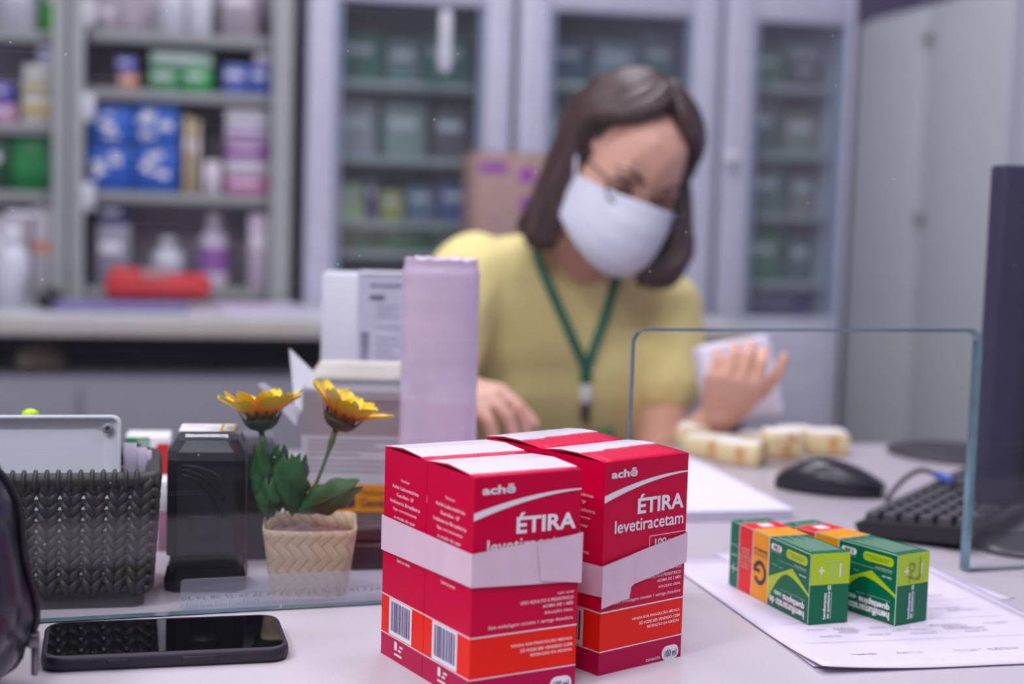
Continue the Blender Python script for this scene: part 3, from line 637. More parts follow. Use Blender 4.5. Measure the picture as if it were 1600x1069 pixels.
# ------------------------------------------------------------------ green generic cartons
GREEN = mat('green_print', (0, 102, 70), .38, spec=.3, var=.02); RED = mat('red_print', (222, 28, 36), .38, spec=.3, var=.02); AMB = mat('amber_print', (234, 154, 0), .38, spec=.3, var=.02)
LIME = mat('lime_print', (172, 202, 22), .4, var=.03); INK = mat('navy_ink', (52, 44, 66), .5); PEN = mat('pen_ink', (120, 140, 30), .5); PALEG = mat('pale_green_print', (166, 202, 180), .45)
LW, LD, LH = .0318, .1182, .0507
def green_box(label, x, y, a, pen):
    c, s = cos(a), sin(a)
    t = thing('medicine_carton', label, 'medicine box', (x + LW / 2 * c - LD / 2 * s, y + LW / 2 * s + LD / 2 * c, DZ + .0022), a, 'green and amber generic medicine boxes')
    mb = MB(); ys = [LD / 2 - LD * k for k in (0, .122, .299, .508, 1)]
    for i, mi in enumerate((0, 1, 2, 0)):
        y0, y1 = ys[i], ys[i + 1]; X = LW / 2
        mb.add([(-X, y0, 0), (-X, y1, 0), (-X, y1, LH), (-X, y0, LH), (X, y0, 0), (X, y1, 0), (X, y1, LH), (X, y0, LH)], [(0, 1, 2, 3), (7, 6, 5, 4), (3, 2, 6, 7), (4, 5, 1, 0)], mi)
    X = LW / 2
    mb.add([(X, LD / 2, 0), (-X, LD / 2, 0), (-X, LD / 2, LH), (X, LD / 2, LH)], [(0, 1, 2, 3)], 0)
    k = LH * .555
    mb.add([(-X, -LD / 2, 0), (X, -LD / 2, 0), (X, -LD / 2, k), (-X, -LD / 2, k)], [(0, 1, 2, 3)], 0)
    mb.add([(-X, -LD / 2, k), (X, -LD / 2, k), (X, -LD / 2, LH), (-X, -LD / 2, LH)], [(0, 1, 2, 3)], 3)
    mb.build('carton_body', [GREEN, RED, AMB, LIME], t)
    p = MB(); f = Face(p, (-X, LD / 2, 0), (0, -1, 0), (0, 0, 1), LD, LH)      # the long side, its print upside down
    for u in (.122, .299, .508): f.rect(u - .003, 0, u + .003, 1, 0)
    f.rect(0, .985, 1, 1, 5).rect(.992, 0, 1, 1, 5)
    f.pill(.532, .83, .66, .925, 0, 1.2); f.text('136', .56, .845, .635, .91, 4, 180, .03, 2.4)
    f.text('Medicamento', .54, .80, .655, .815, 5, 180)
    f.pill(.715, .80, .965, .935, 3, 1.2); f.text('Contém 30 comprimidos', .735, .875, .945, .9, 4, 180, 0, 2.4); f.text('revestidos', .78, .835, .92, .86, 4, 180, 0, 2.4)
    f.text('USO ADULTO E', .82, .735, .955, .758, 0, 180); f.text('PEDIÁTRICO ACIMA DE 10 ANOS', .62, .705, .955, .728, 5, 180); f.text('Uso oral', .88, .625, .955, .655, 0, 180, .02)
    f.text('25 mg', .56, .61, .69, .64, 5, 180)
    # the lime roof
    N = 12
    f.strip([(.508 + (.742 - .508) * k / N, .06 + .50 * sin(pi / 2 * k / N)) for k in range(N + 1)], [(.508 + (.791 - .508) * k / N, .41 + .27 * k / N) for k in range(N + 1)], 3)
    f.strip([(.742 + (.992 - .742) * k / N, .56 - .18 * (k / N) ** 1.6) for k in range(N + 1)], [(.791 + (.992 - .791) * k / N, .68 - .25 * k / N) for k in range(N + 1)], 3)
    f.text('Medicamento genérico - Lei 9.787', .67, .30, .95, .33, 5, 180); f.pill(.585, .205, .675, .262, 5)
    f.text('quetiapina', .695, .165, .952, .285, 0, 180, .035); f.text('hemifumarato de', .538, .04, .952, .158, 0, 180, .035)
    # amber: G mark, red: notice, far green end
    cx, cy, ro, ri = .40, .40, .185, .118; sc = LH / LD
    angs = [R(150 - 300 * k / 24 + 0) for k in range(25)]
    f.strip([(cx + ri * sc * cos(b), cy + ri * sin(b)) for b in angs], [(cx + ro * sc * cos(b), cy + ro * sin(b)) for b in angs], 1)
    f.rect(cx - ro * sc, cy + .0, cx - ro * sc + .028, cy + .095, 1).rect(cx - ro * sc, cy - .0, cx + .002, cy + .05, 1)
    f.text('Genérico', .315, .70, .49, .755, 1, 180, .02); f.text('Medicamento', .315, .64, .49, .68, 1, 180)
    for k, s_ in enumerate(('VENDA SOB', 'PRESCRIÇÃO', 'MÉDICA. SÓ PODE', 'SER VENDIDO COM', 'RETENÇÃO', 'DA RECEITA')): f.text(s_, .212 - (.05, .06, .07, .075, .05, .05)[k], .36 + k * .055, .212 + (.05, .06, .07, .075, .05, .05)[k], .395 + k * .055, 5, 180)
    f.rect(.012, .27, .11, .295, 5).rect(.05, .21, .062, .36, 5); f.text('medicamentos', .02, .62, .11, .66, 5, 180); f.rect(.03, .48, .1, .5, 5)
    g = Face(p, (-X, -LD / 2, LH), (1, 0, 0), (0, 1, 0), LW, LD)               # top
    for u in (.122, .299, .508): g.rect(0, 1 - u - .003, 1, 1 - u + .003, 0)
    g.rect(.34, .75, .68, .835, 0); g.pill(.2, .905, .85, .965, 5); g.pill(.24, .915, .81, .955, 2, 1.6)
    for k in range(9): g.rect(.12 + k * .09, .06, .15 + k * .09, .46 - (k % 3) * .05, 5)
    e = Face(p, (-X, -LD / 2, 0), (1, 0, 0), (0, 0, 1), LW, LH)                # near end
    e.text('TARJA VERMELHA', .33, .865, .73, .895, 5); e.rect(.20, .745, .34, .77, 0).rect(.255, .70, .285, .815, 0).rect(.255, .63, .275, .69, 5)
    e.rect(.52, .64, .54, .83, 5).rect(.57, .66, .58, .82, 5).rect(.74, .66, .77, .85, 0).rect(.79, .66, .81, .84, 5)
    e.text('hemifumarato', .345, .065, .425, .44, 0, 90, .03); e.text('de quetiapina', .445, .065, .525, .46, 0, 90, .03); e.rect(.545, .065, .56, .45, 5); e.rect(.45, .475, .535, .545, 5)
    if pen:
        pts = [(.44 + .09 * cos(b / 8 * 2 * pi), .80 + .06 * sin(b / 8 * 2 * pi)) for b in range(9)]
        for q in (pts, [(.7, .95), (.68, .6)], [(.3, .68), (.62, .62), (.75, .68)], [(.42, .72), (.36, .58)]):
            for m_, n_ in zip(q, q[1:]):
                d = Vector((n_[1] - m_[1], m_[0] - n_[0])).normalized() * .012
                e.poly([(m_[0] + d.x, m_[1] + d.y), (m_[0] - d.x, m_[1] - d.y), (n_[0] - d.x, n_[1] - d.y), (n_[0] + d.x, n_[1] + d.y)], 6, 2)
    p.build('printing', [WHITE, INK, GREEN, LIME, mat('dark_green_ink', (40, 60, 50), .5), PALEG, PEN], t)
green_box('green, red and amber generic medicine box on the papers, nearer the magenta boxes', .2153, 1.0628, .3538, False)
green_box('generic medicine box on the papers with pen scribble on its lime green end', .278, 1.0677, .58, True)

# ------------------------------------------------------------------ papers
PTXT = mat('paper_ink', (104, 98, 114), .7)
def sheet(label, o, e, wd, ln, z, curl=0, seed=0, lines=True, name='paper_sheet'):
    e = Vector((e[0], e[1], 0)).normalized(); n = Vector((-e.y, e.x, 0)); a = math.atan2(e.y, e.x)
    t = thing(name, label, 'paper', (o[0], o[1], DZ + z), a, 'papers on the desk')
    def fn(u, v):
        c = curl * max(0, 1 - u / .45) ** 2 * max(0, 1 - v / .35) ** 2
        return (u * wd, v * ln, .0004 + c + .0004 * (1 + sin(u * 9 + seed) * sin(v * 7 + seed)) * .3)
    MB().grid(fn, 24, 24, 0, thick=.0003).build('sheet', PAPER, t)
    if lines:
        mb = MB(); rnd = random.Random(seed)
        f = Face(mb, (0, 0, .0013), (1, 0, 0), (0, 1, 0), wd, ln, .0001)
        words = 'Paciente Nome Data Receita Medicamento Dose Uso Via Unidade Registro Endereço Cartão'.split()
        for v in (.10, .245, .27, .285, .30, .42, .44, .56, .60, .70, .74, .86, .9):
            u = rnd.uniform(.12, .3)
            while u < .8:
                s_ = ' '.join(rnd.choice(words) for k in range(2)); l = len(s_) * .0075
                f.text(s_, u, v, u + l, v + .0085, 0, bold=.01); u += l + rnd.uniform(.02, .16)
        for v in (.2, .36, .52): f.rect(.08, v, .92, v + .0012, 0)
        mb.build('printing', PTXT, t)
    return t
e0 = (.1395, .0341)
sheet('lowest white sheet of the papers under the green boxes, its corner poking out left', (.2005, .9665), (.98, .2), .21, .297, .0001, .001, 1, False)
sheet('white sheet second from the bottom of the papers under the green boxes', (.2085, .958), (.976, .215), .21, .297, .0006, .003, 2, False)
sheet('printed white sheet on top of the papers under the green boxes', (.2037, .9535), e0, .21, .297, .0011, .0045, 3)
sheet('white sheet sticking out behind the right green box towards the glass edge', (.26, 1.10), (.90, .42), .148, .2, .0001, 0, 4, False)
t = thing('paper_stack', 'thick stack of blank white paper behind the magenta boxes, near the mouse', 'paper', at(1240, 812), R(13))
for k in range(6): MB().box((-.105 + random.uniform(-.002, .002), .1485 + random.uniform(-.002, .002), .0008 + k * .0016), (.21, .297, .00155)).build('sheet', mat('bright_paper', (222, 218, 236), .7, var=.01), t)

# ------------------------------------------------------------------ phone
p0, p1 = at(64, 1054), at(452, 1036); ph = math.atan2(p1.y - p0.y, p1.x - p0.x)
t = thing('smartphone', 'black smartphone in a dark case lying face up in front of the glass', 'phone', (p0 + (p1 - p0) * .5) + Vector((-sin(ph), cos(ph), 0)) * .04, ph)
L_, W_ = (p1 - p0).length + .002, .08
def rrect(w_, h_, r_, n=6):
    return [(sx * (w_ / 2 - r_) + r_ * cos(R(a0 + k * 90 / n)), sy * (h_ / 2 - r_) + r_ * sin(R(a0 + k * 90 / n))) for sx, sy, a0 in ((1, 1, 0), (-1, 1, 90), (-1, -1, 180), (1, -1, 270)) for k in range(n + 1)]
def layered(mb, secs, mi=0, smooth=True, M=None):
    n = len(secs[0][0]); vs = [(x, y, z) for poly, z in secs for x, y in poly]
    fs = [(j * n + i, j * n + (i + 1) % n, (j + 1) * n + (i + 1) % n, (j + 1) * n + i) for j in range(len(secs) - 1) for i in range(n)]
    mb.add(vs, fs, mi, smooth, M); mb.add(vs, [tuple(range(n - 1, -1, -1)), tuple((len(secs) - 1) * n + i for i in range(n))], mi, False, M); return mb
layered(MB(), [(rrect(L_ - .006, W_ - .006, .011), 0), (rrect(L_ - .001, W_ - .001, .013), .002), (rrect(L_, W_, .014), .005), (rrect(L_ - .001, W_ - .001, .013), .0085), (rrect(L_ - .004, W_ - .004, .012), .0102), (rrect(L_ - .007, W_ - .007, .0105), .0098)]).build('case', mat('phone_case', (34, 28, 46), .5), t)
layered(MB(), [(rrect(L_ - .0075, W_ - .0075, .0103), .0092), (rrect(L_ - .0075, W_ - .0075, .0103), .0101)], smooth=False).build('screen', mat('phone_screen', (8, 8, 12), .04, spec=.6, var=0), t)
for bx, bl in ((.02, .022), (-.03, .012)): MB().box((bx, -W_ / 2 - .0002, .0056), (bl, .001, .003), 0, .0004).build('side_button', mat('phone_case', (34, 28, 46), .5), t)

# ------------------------------------------------------------------ quilted bag at the left
bc = Vector((-.3925, .842, DZ))
t = thing('handbag', 'shiny black quilted leather bag cut off by the left photo edge', 'bag', bc, R(12))
LEA = mat('black_leather', (28, 28, 46), .3, var=.2, scale=200, bump=.15, coat=.2)
def se(x, p): return math.copysign(abs(x) ** p, x)
def bagfn(u, v):
    th = 2 * pi * u; ps = -pi / 2 + pi * v; c_ = se(cos(ps), .55)
    x, y, z = .118 * c_ * se(cos(th), .6), .062 * c_ * se(sin(th), .6), .082 * se(sin(ps), .62)
    q = u * 18; r_ = v * 12; d = abs(sin((q + r_) * pi / 2)) ** .5 * abs(sin((q - r_) * pi / 2)) ** .5
    k = 1 + .034 * (d - .4) * min(1, cos(ps) * 2.2)
    lean = 1 - .12 * (z / .082)
    return (x * k * lean, y * k * lean, .0825 + z)
MB().grid(bagfn, 156, 80, 0).build('bag_body', LEA, t)
seam = [bagfn(.0, k / 30) for k in range(4, 27)]
MB().tube([Vector(q) * 1.0 + Vector((.0015, 0, 0)) for q in seam], .0022, 6).build('piping', BLACK, t)
q = Vector(bagfn(.0, .36))
MB().box(q + Vector((.004, -.002, 0)), (.006, .010, .008), 0, .001).box(q + Vector((.005, -.002, -.012)), (.004, .008, .018), 0, .0015).build('zip_pull', mat('dull_metal', (120, 116, 124), .3, .8), t)

# ------------------------------------------------------------------ woven basket and what is in it
BG = Plane(at(240, 953)[:2], R(13)); BL, BWd, BHt = .175, .11, .098
t = thing('storage_basket', 'dark grey woven plastic basket behind the glass at the left', 'basket', BG.pt(-BL / 2, BWd / 2 + .004, DZ), BG.a)
BAS = mat('basket_plastic', (54, 52, 48), .5, var=.1)
mb = MB()
def wall(ox, oy, dx, dy, ln):
    e = Vector((dx, dy, 0)); nn = Vector((dy, -dx, 0)); n = int(ln / .0148); p = ln / n
    for i in range(n):
        for j in range(10):
            z0 = .012 + j * .0078; k = .93 + .07 * z0 / BHt; k2 = .93 + .07 * (z0 + .010) / BHt
            c0 = Vector((ox, oy, 0)) + e * ((i + .5) * p)
            for s_ in (-1, 1):
                A = (c0 + e * s_ * .0005 ) * k; B = (c0 + e * s_ * p * .36) * k2; A.z = z0; B.z = z0 + .0105
                mb.tube([A + nn * .001, (A + B) / 2 + nn * .0022, B], .0034, 6)
        for j in range(0, 10, 1):
            z0 = .014 + j * .0078; k = .93 + .07 * z0 / BHt
            A = (Vector((ox, oy, 0)) + e * (i * p - .2 * p)) * k; B = (Vector((ox, oy, 0)) + e * (i * p + .2 * p)) * k; A.z = B.z = z0
            mb.tube([A, B], .0030, 5)
wall(-BL / 2, -BWd / 2, 1, 0, BL); wall(BL / 2, -BWd / 2, 0, 1, BWd); wall(BL / 2, BWd / 2, -1, 0, BL); wall(-BL / 2, BWd / 2, 0, -1, BWd)
mb.build('woven_side', BAS, t)
mb = MB(); layered(mb, [(rrect(BL * .92, BWd * .92, .01), 0), (rrect(BL * .935, BWd * .935, .01), .012)], 0, False)
mb.build('base', BAS, t)
mb = MB(); rim = rrect(BL, BWd, .012); mb.tube([(x, y, BHt - .006) for x, y in rim + rim[:1]], .0055, 8, caps=False)
for s_, y in ((-1, -BWd / 2), (1, BWd / 2)):
    for k in range(21):
        x = -BL / 2 + .012 + k * (BL - .024) / 20
        mb.tube([(x, y + .0062 * cos(b), BHt - .006 + .0066 * sin(b)) for b in (R(q) for q in range(0, 361, 45))], .0016, 5)
mb.build('rim', BAS, t)
# white tray standing in the basket
tr = thing('plastic_tray', 'white plastic tray with a hanging hole standing in the basket', 'tray', BG.pt(-.024, .036, DZ + .014), BG.a)
TW, THh = .14, .118; PW = mat('white_plastic', (228, 230, 238), .35, var=.02)
Mt = Matrix.Rotation(R(82), 4, 'X')
hole = [(-.0095 + .0026 * cos(R(30 * k)), THh - .0125 + .0026 * sin(R(30 * k))) for k in range(12)]
mb = MB(); pl_ = [(x - TW / 2, y + THh / 2) for x, y in rrect(TW, THh, .006)]; inn = [(x - TW / 2, y + THh / 2) for x, y in rrect(TW - .005, THh - .005, .005)]
deep = [(x - TW / 2, y + THh / 2) for x, y in rrect(TW - .026, THh - .022, .008)]
layered(mb, [(pl_, 0), (pl_, .006), (inn, .0066), (inn, .0045), (deep, -.0005)], 0, True, Mt @ Matrix.Rotation(0, 4, 'Z'))
mb.build('tray_body', PW, tr)
MB().lathe([(.0018, 0), (.0036, 0), (.0038, .0012), (.0018, .0014)], 20, M=Mt @ Matrix.Translation((-.0095, THh - .0095, .0052))).build('eyelet', mat('eyelet_grey', (150, 150, 160), .4), tr)
MB().lathe([(0, 0), (.0022, 0), (.0022, .0004), (0, .0004)], 16, M=Mt @ Matrix.Translation((-.0095, THh - .0095, .0056))).build('hanging_hole', mat('hole_dark', (58, 56, 64), .7), tr)
for k, (px, pyt, wpx, lb) in enumerate(((203, 693, 20, 'narrow'), (216, 700, 26, 'middle'), (226, 704, 22, 'right hand'))):
    A = BG.hit(px, pyt, .052 + .006 * k); wd = wpx / F * 1.13; hh = A[1] - DZ - .014
    tag(MB().grid(lambda u, v: ((u - .5) * wd, .003 * sin(v * 2), hh * v), 4, 6, 0, thick=.0003).build('paper_slip', PAPER, loc=BG.pt(A[0], .052 + .006 * k, DZ + .014), rot=(0, 0, BG.a)), ('narrow pale paper slip in the basket beside the white tray', 'pale paper slip between two others in the basket', 'widest pale paper slip nearest the right rim of the basket')[k], 'paper', 'paper slips in the basket')
A = BG.hit(44, 640, .062)
t = thing('highlighter', 'lime yellow highlighter tip peeking above the white tray', 'marker', BG.pt(A[0], .068, DZ + .014), BG.a)
hh = A[1] - DZ - .014
MB().lathe([(0, 0), (.0062, 0), (.0065, .004), (.0065, hh * .62), (.0055, hh * .64), (0, hh * .64)], 16).build('barrel', mat('lime_plastic', (190, 226, 30), .35), t)
MB().bm(hull([((0, 0, hh * .66), .0068), ((.001, 0, hh - .004), (.0062, .006, .004))]), 0, True).build('cap', mat('lime_cap', (206, 236, 36), .3), t)
# box behind the basket
def small_carton(name, label, px0, px1, pyt, y, yaw, cols, depth, cat='box', lift=0):
    A = atY(px0, pyt, y); B = atY(px1, pyt, y); wd = (B - A).length; h = A.z - DZ
    t = thing(name, label, cat, ((A.x + B.x) / 2, y + depth / 2, DZ), yaw)
    return t, wd, h, depth
t, wd, h, dp = small_carton('medicine_carton', 'green and red carton half hidden between basket and black stamp', 190, 258, 682, 1.32, R(10), None, .04)
mb = MB(); mb.box((0, 0, h / 2), (wd, dp, h), 0, .0008, 1); mb.build('carton_body', [WHITE], t)
mb = MB(); f = Face(mb, (-wd / 2, -dp / 2, 0), (1, 0, 0), (0, 0, 1), wd, h, .0006)
f.poly([(0, .5), (.55, .5), (.55, 1), (0, 1)], 0); f.poly([(.3, .3), (1, .3), (1, .93), (.75, .93), (.45, .72), (.3, .72)], 1, 1.4); f.poly([(.3, .86), (.6, .86), (.5, .98), (.28, .98)], 2, 1.6)
mb.build('printing', [mat('leaf_green', (30, 150, 80), .4), mat('bright_red', (226, 50, 46), .4), mat('pale_green', (170, 200, 180), .4)], t)
t, wd, h, dp = small_carton('pill_box', 'white and pink carton visible in the slit beside the basket', 243, 262, 752, 1.235, R(8), None, .03)
mb = MB(); mb.box((0, 0, h * .78), (wd, dp, h * .44), 0, .0006, 1).box((0, 0, h * .28), (wd, dp, h * .56), 1, .0006, 1); mb.build('carton_body', [WHITE, mat('dull_rose', (176, 110, 140), .5)], t)

# ------------------------------------------------------------------ self-inking stamps
SBK = mat('stamp_black', (22, 20, 28), .28, var=.05)
def stamp(label, loc, yaw, h, wd=.057, dp=.052, card=True):
    t = thing('self_inking_stamp', label, 'stamp', loc, yaw, 'self-inking stamps')
    o = lambda k, r_=.008: [(x, y) for x, y in rrect(wd * k, dp * k, r_, 1)]
    mb = MB(); layered(mb, [(o(1), .026), (o(1), h - .026), (o(.98), h - .014), (o(.80), h - .006)], 0, False)
    for z, n in ((h * .80, 0), (h * .77, 1), (h * .74, 2)):
        mb.tube([(-wd * .30 + wd * .52 * k / 10, -dp / 2 - .0002, z - (.010 + .011 * n) * (k / 10) ** 2 ) for k in range(11)], .0013, 6)
    mb.build('housing', SBK, t)
    mb = MB(); layered(mb, [(o(1.04), 0), (o(1.06), .008), (o(.98), .018)], 0, False); mb.box((0, 0, .022), (wd * .9, dp * .9, .016)); mb.box((0, -dp / 2 - .001, .05), (wd * .34, .0016, .014), 0, .0006)
    mb.build('foot', SBK, t)
    mb = MB(); layered(mb, [(o(1.01), h - .020), (o(1.0), h - .013), (o(.84), h - .003), (o(.80), h - .001)], 0, False); mb.build('clear_cap', CLEAR, t)
    if card:
        mb = MB(); f = Face(mb, (-wd * .36, -dp * .36, h - .0026 + .003), (1, 0, 0), (0, 1, 0), wd * .72, dp * .72, .0002)
        f.rect(0, 0, 1, 1, 0); f.rect(.72, 0, 1, 1, 1, 2); f.rect(.78, .08, .96, .92, 0, 3)
        f.text('AMOSTRA', .1, .62, .42, .74, 2, l=3); f.text('carimbo', .46, .4, .66, .5, 2, l=3); f.text('texto', .8, .3, .94, .6, 2, 90, l=4)
        mb.build('index_card', [WHITE, mat('card_yellow', (214, 176, 70), .4), mat('grey_print', (150, 144, 160), .7)], t)
    return t
pA, pB = at(262, 930), at(384, 926)
stamp('glossy black self-inking stamp with a clear cap left of the flower pot', ((pA.x + pB.x) / 2 - .0062, (pA.y + pB.y) / 2 + .03, DZ), R(8), .118)
stamp('second black self-inking stamp half hidden behind the flower pot', (-.212, 1.235, DZ), R(10), .1, .05, .045, False)

# ------------------------------------------------------------------ flower pot
pp = at(460, 936); pot = thing('flower_pot', 'woven straw pot with two yellow artificial flowers', 'plant pot', (pp.x + .006, pp.y + .035, DZ), R(7))
STRAW = mat('straw_weave', (206, 184, 150), .7, var=.05)
nt = STRAW.node_tree; NN = nt.nodes.new; LL = nt.links.new         # herringbone of flat straw strips
def mnode(op, a, b=None):
    n_ = NN('ShaderNodeMath'); n_.operation = op
    for k_, x_ in enumerate((a, b)):
        if x_ is None: continue
        if isinstance(x_, (int, float)): n_.inputs[k_].default_value = x_
        else: LL(x_, n_.inputs[k_])
    return n_.outputs[0]
uvn = NN('ShaderNodeUVMap'); mpn = NN('ShaderNodeMapping'); mpn.inputs['Rotation'].default_value = (0, 0, R(45)); mpn.inputs['Scale'].default_value = (150, 150, 150)
LL(uvn.outputs[0], mpn.inputs[0]); sxy = NN('ShaderNodeSeparateXYZ'); LL(mpn.outputs[0], sxy.inputs[0])
X_, Y_ = mnode('ADD', sxy.outputs['X'], 400), mnode('ADD', sxy.outputs['Y'], 400)
m_h = mnode('MODULO', mnode('ADD', mnode('SUBTRACT', mnode('FLOOR', X_), mnode('FLOOR', Y_)), 800), 4)
hor = mnode('LESS_THAN', m_h, 1.5); ver = mnode('SUBTRACT', 1, hor)
dd = mnode('ADD', mnode('MULTIPLY', hor, mnode('ABSOLUTE', mnode('SUBTRACT', mnode('FRACT', Y_), .5))), mnode('MULTIPLY', ver, mnode('ABSOLUTE', mnode('SUBTRACT', mnode('FRACT', X_), .5))))
gap = mnode('GREATER_THAN', dd, .455)
c1 = NN('ShaderNodeMix'); c1.data_type = 'RGBA'; c1.inputs[6].default_value = lin((198, 176, 145)); c1.inputs[7].default_value = lin((208, 187, 156)); LL(hor, c1.inputs[0])
c2 = NN('ShaderNodeMix'); c2.data_type = 'RGBA'; LL(c1.outputs[2], c2.inputs[6]); c2.inputs[7].default_value = lin((156, 128, 94)); LL(mnode('MULTIPLY', gap, .7), c2.inputs[0])
LL(c2.outputs[2], nt.nodes['Principled BSDF'].inputs['Base Color'])
bpn = NN('ShaderNodeBump'); bpn.inputs['Strength'].default_value = .6; bpn.inputs['Distance'].default_value = .0006; bpn.invert = True
LL(mnode('POWER', mnode('MULTIPLY', dd, 2), 3), bpn.inputs['Height']); LL(bpn.outputs[0], nt.nodes['Principled BSDF'].inputs['Normal'])
PB, PT, PH = .056, .069, .0505
mb = MB(); secs = []; NZ = 10
def potring(z, inset=0):
    k = PB + (PT - PB) * z / PH - inset; pts = []
    base = rrect(k, k, .009, 4)
    for i, (x, y) in enumerate(base):
        pts.append((x, y))
    out = []
    for i in range(len(pts)):                 # extra points on the long sides
        a_, b_ = pts[i], pts[(i + 1) % len(pts)]; out.append(a_)
        if math.dist(a_, b_) > .02:
            for q in range(1, 8): out.append((a_[0] + (b_[0] - a_[0]) * q / 8, a_[1] + (b_[1] - a_[1]) * q / 8))
    return out
R0 = potring(PH); n = len(R0); per = [0]
for i in range(n): per.append(per[-1] + math.dist(R0[i], R0[(i + 1) % n]))
rows = [(potring(PH * j / NZ), PH * j / NZ) for j in range(NZ + 1)] + [(potring(PH, .003), PH - .0005), (potring(PH * .75, .004), PH * .75)]
vs = []
for j, (ring, z) in enumerate(rows):
    for i in range(n + 1):
        x, y = ring[i % n]; w_ = .0004 * sin(i * .55) if z > PH * .9 else 0
        vs.append((x, y, z + w_)); mb.uv[len(vs) - 1] = (per[i], z if j <= NZ else 2 * PH - z)
mb.add(vs, [(j * (n + 1) + i, j * (n + 1) + i + 1, (j + 1) * (n + 1) + i + 1, (j + 1) * (n + 1) + i) for j in range(len(rows) - 1) for i in range(n)], 0, True)
mb.add([(x, y, 0) for x, y in rows[0][0]], [tuple(range(n - 1, -1, -1))], 0)
mb.build('woven_pot', STRAW, pot)
mb = MB(); mb.grid(lambda u, v: ((u - .5) * .06, (v - .5) * .06, PH * .78 + .006 * noise.noise(Vector((u * 6, v * 6, 2)))), 16, 16); mb.build('filling', mat('mauve_filling', (128, 92, 104), .8, var=.3, scale=120), pot)
PET = mat('petal_fabric', (250, 200, 20), .6, var=.02)
nt = PET.node_tree; uvn = nt.nodes.new('ShaderNodeUVMap'); sx = nt.nodes.new('ShaderNodeSeparateXYZ'); crn = nt.nodes.new('ShaderNodeValToRGB')
crn.color_ramp.elements[0].color = lin((246, 120, 10)); crn.color_ramp.elements[0].position = .25; crn.color_ramp.elements[1].color = lin((255, 222, 26)); crn.color_ramp.elements[1].position = .82
e_ = crn.color_ramp.elements.new(.5); e_.color = lin((255, 176, 14))
nt.links.new(uvn.outputs[0], sx.inputs[0]); nt.links.new(sx.outputs['Y'], crn.inputs[0]); nt.links.new(crn.outputs[0], nt.nodes['Principled BSDF'].inputs['Base Color'])
SEP = mat('sepal_green', (34, 62, 26), .6); STEMM = mat('stem_green', (76, 112, 66), .5, var=.1); LEAF = mat('leaf_green_fabric', (42, 94, 46), .55, var=.15, scale=60); EYE = mat('flower_heart', (120, 70, 20), .8, var=.4, scale=300)
def flower(base, head, tilt, seed, scale=1.0, narrow=1.0):
    rnd = random.Random(seed); base = Vector(base); head = Vector(head); nrm = Vector(tilt).normalized()
    q = nrm.to_track_quat('Z', 'Y').to_matrix().to_4x4(); M = Matrix.Translation(head) @ q
    mid = (base + head) / 2 + Vector((.002, 0, 0)) - nrm * .004
    P = [base.lerp(head - nrm * .008, k / 10) * 1 + (mid - (base + head) / 2) * 4 * (k / 10) * (1 - k / 10) for k in range(11)]
    st = MB().tube(P, [.0013] * 8 + [.0016, .0026, .0022], 8); fl_ = st.build('flower_stem', STEMM, pot)
    cp = MB().lathe([(.0012, -.0085), (.003, -.006), (.008, -.0045), (.0122, -.0008), (.0138, .0026), (.011, .0014), (0, -.001)], 20, M=M)
    for k in range(14):
        b = 2 * pi * k / 14; cp.add([M @ Vector((.0128 * cos(b - .2), .0128 * sin(b - .2), .0012)), M @ Vector((.013 * cos(b + .2), .013 * sin(b + .2), .0012)), M @ Vector((.0186 * cos(b), .0186 * sin(b), .0105))], [(0, 1, 2)], 0)
    cp.build('calyx', SEP, fl_)
    MB().bm(hull([((0, 0, .004), (.009, .009, .004))]), 0, True, M).build('flower_heart', EYE, fl_)
    for layer in range(2):
        N = 10 if layer == 0 else 7
        for k in range(N):
            b = 2 * pi * (k + .5 * layer) / N + rnd.uniform(-.12, .12); ln = (.0300 if layer == 0 else .025) * rnd.uniform(.9, 1.1) * scale; wd = (.0074 if layer == 0 else .0068) * narrow * rnd.uniform(.9, 1.1)
            up = rnd.uniform(.60, .84) + layer * .22; mb = MB(); vs = []; NU, NV = 4, 10
            tw = rnd.uniform(-.25, .25)
            for j in range(NV + 1):
                v = 1 - (1 - j / NV) ** 1.6; wv = wd * ((.5 + .5 * sin(pi / 2 * v / .62)) if v < .62 else max(.02, 1 - ((v - .62) / .38) ** 2) ** .5)
                for i in range(NU + 1):
                    u = i / NU * 2 - 1
                    r_ = .007 + ln * v * cos(up * (1 - .25 * v)); z = .002 + ln * v * sin(up) * (1 - .12 * v) + .0022 * u * u - tw * u * .004 * v
                    p = Vector((r_ * cos(b) - u * wv * sin(b), r_ * sin(b) + u * wv * cos(b), z)); vs.append(M @ p); mb.uv[len(vs) - 1] = (i / NU, v)
            mb.add(vs, [(j * (NU + 1) + i, j * (NU + 1) + i + 1, (j + 1) * (NU + 1) + i + 1, (j + 1) * (NU + 1) + i) for j in range(NV) for i in range(NU)], 0, True)
            mb.build('petal', PET, fl_)
def lp(px, py, y):                            # pixel at a depth -> pot local
    return (Matrix.Translation(pot.location) @ Matrix.Rotation(R(7), 4, 'Z')).inverted() @ atY(px, py, y)
yp = pot.location.y
flower(lp(424, 802, yp), lp(408, 661, yp), (-.06, .10, 1), 3)
flower(lp(474, 796, yp), lp(530, 660, yp), (.44, .02, 1), 9)
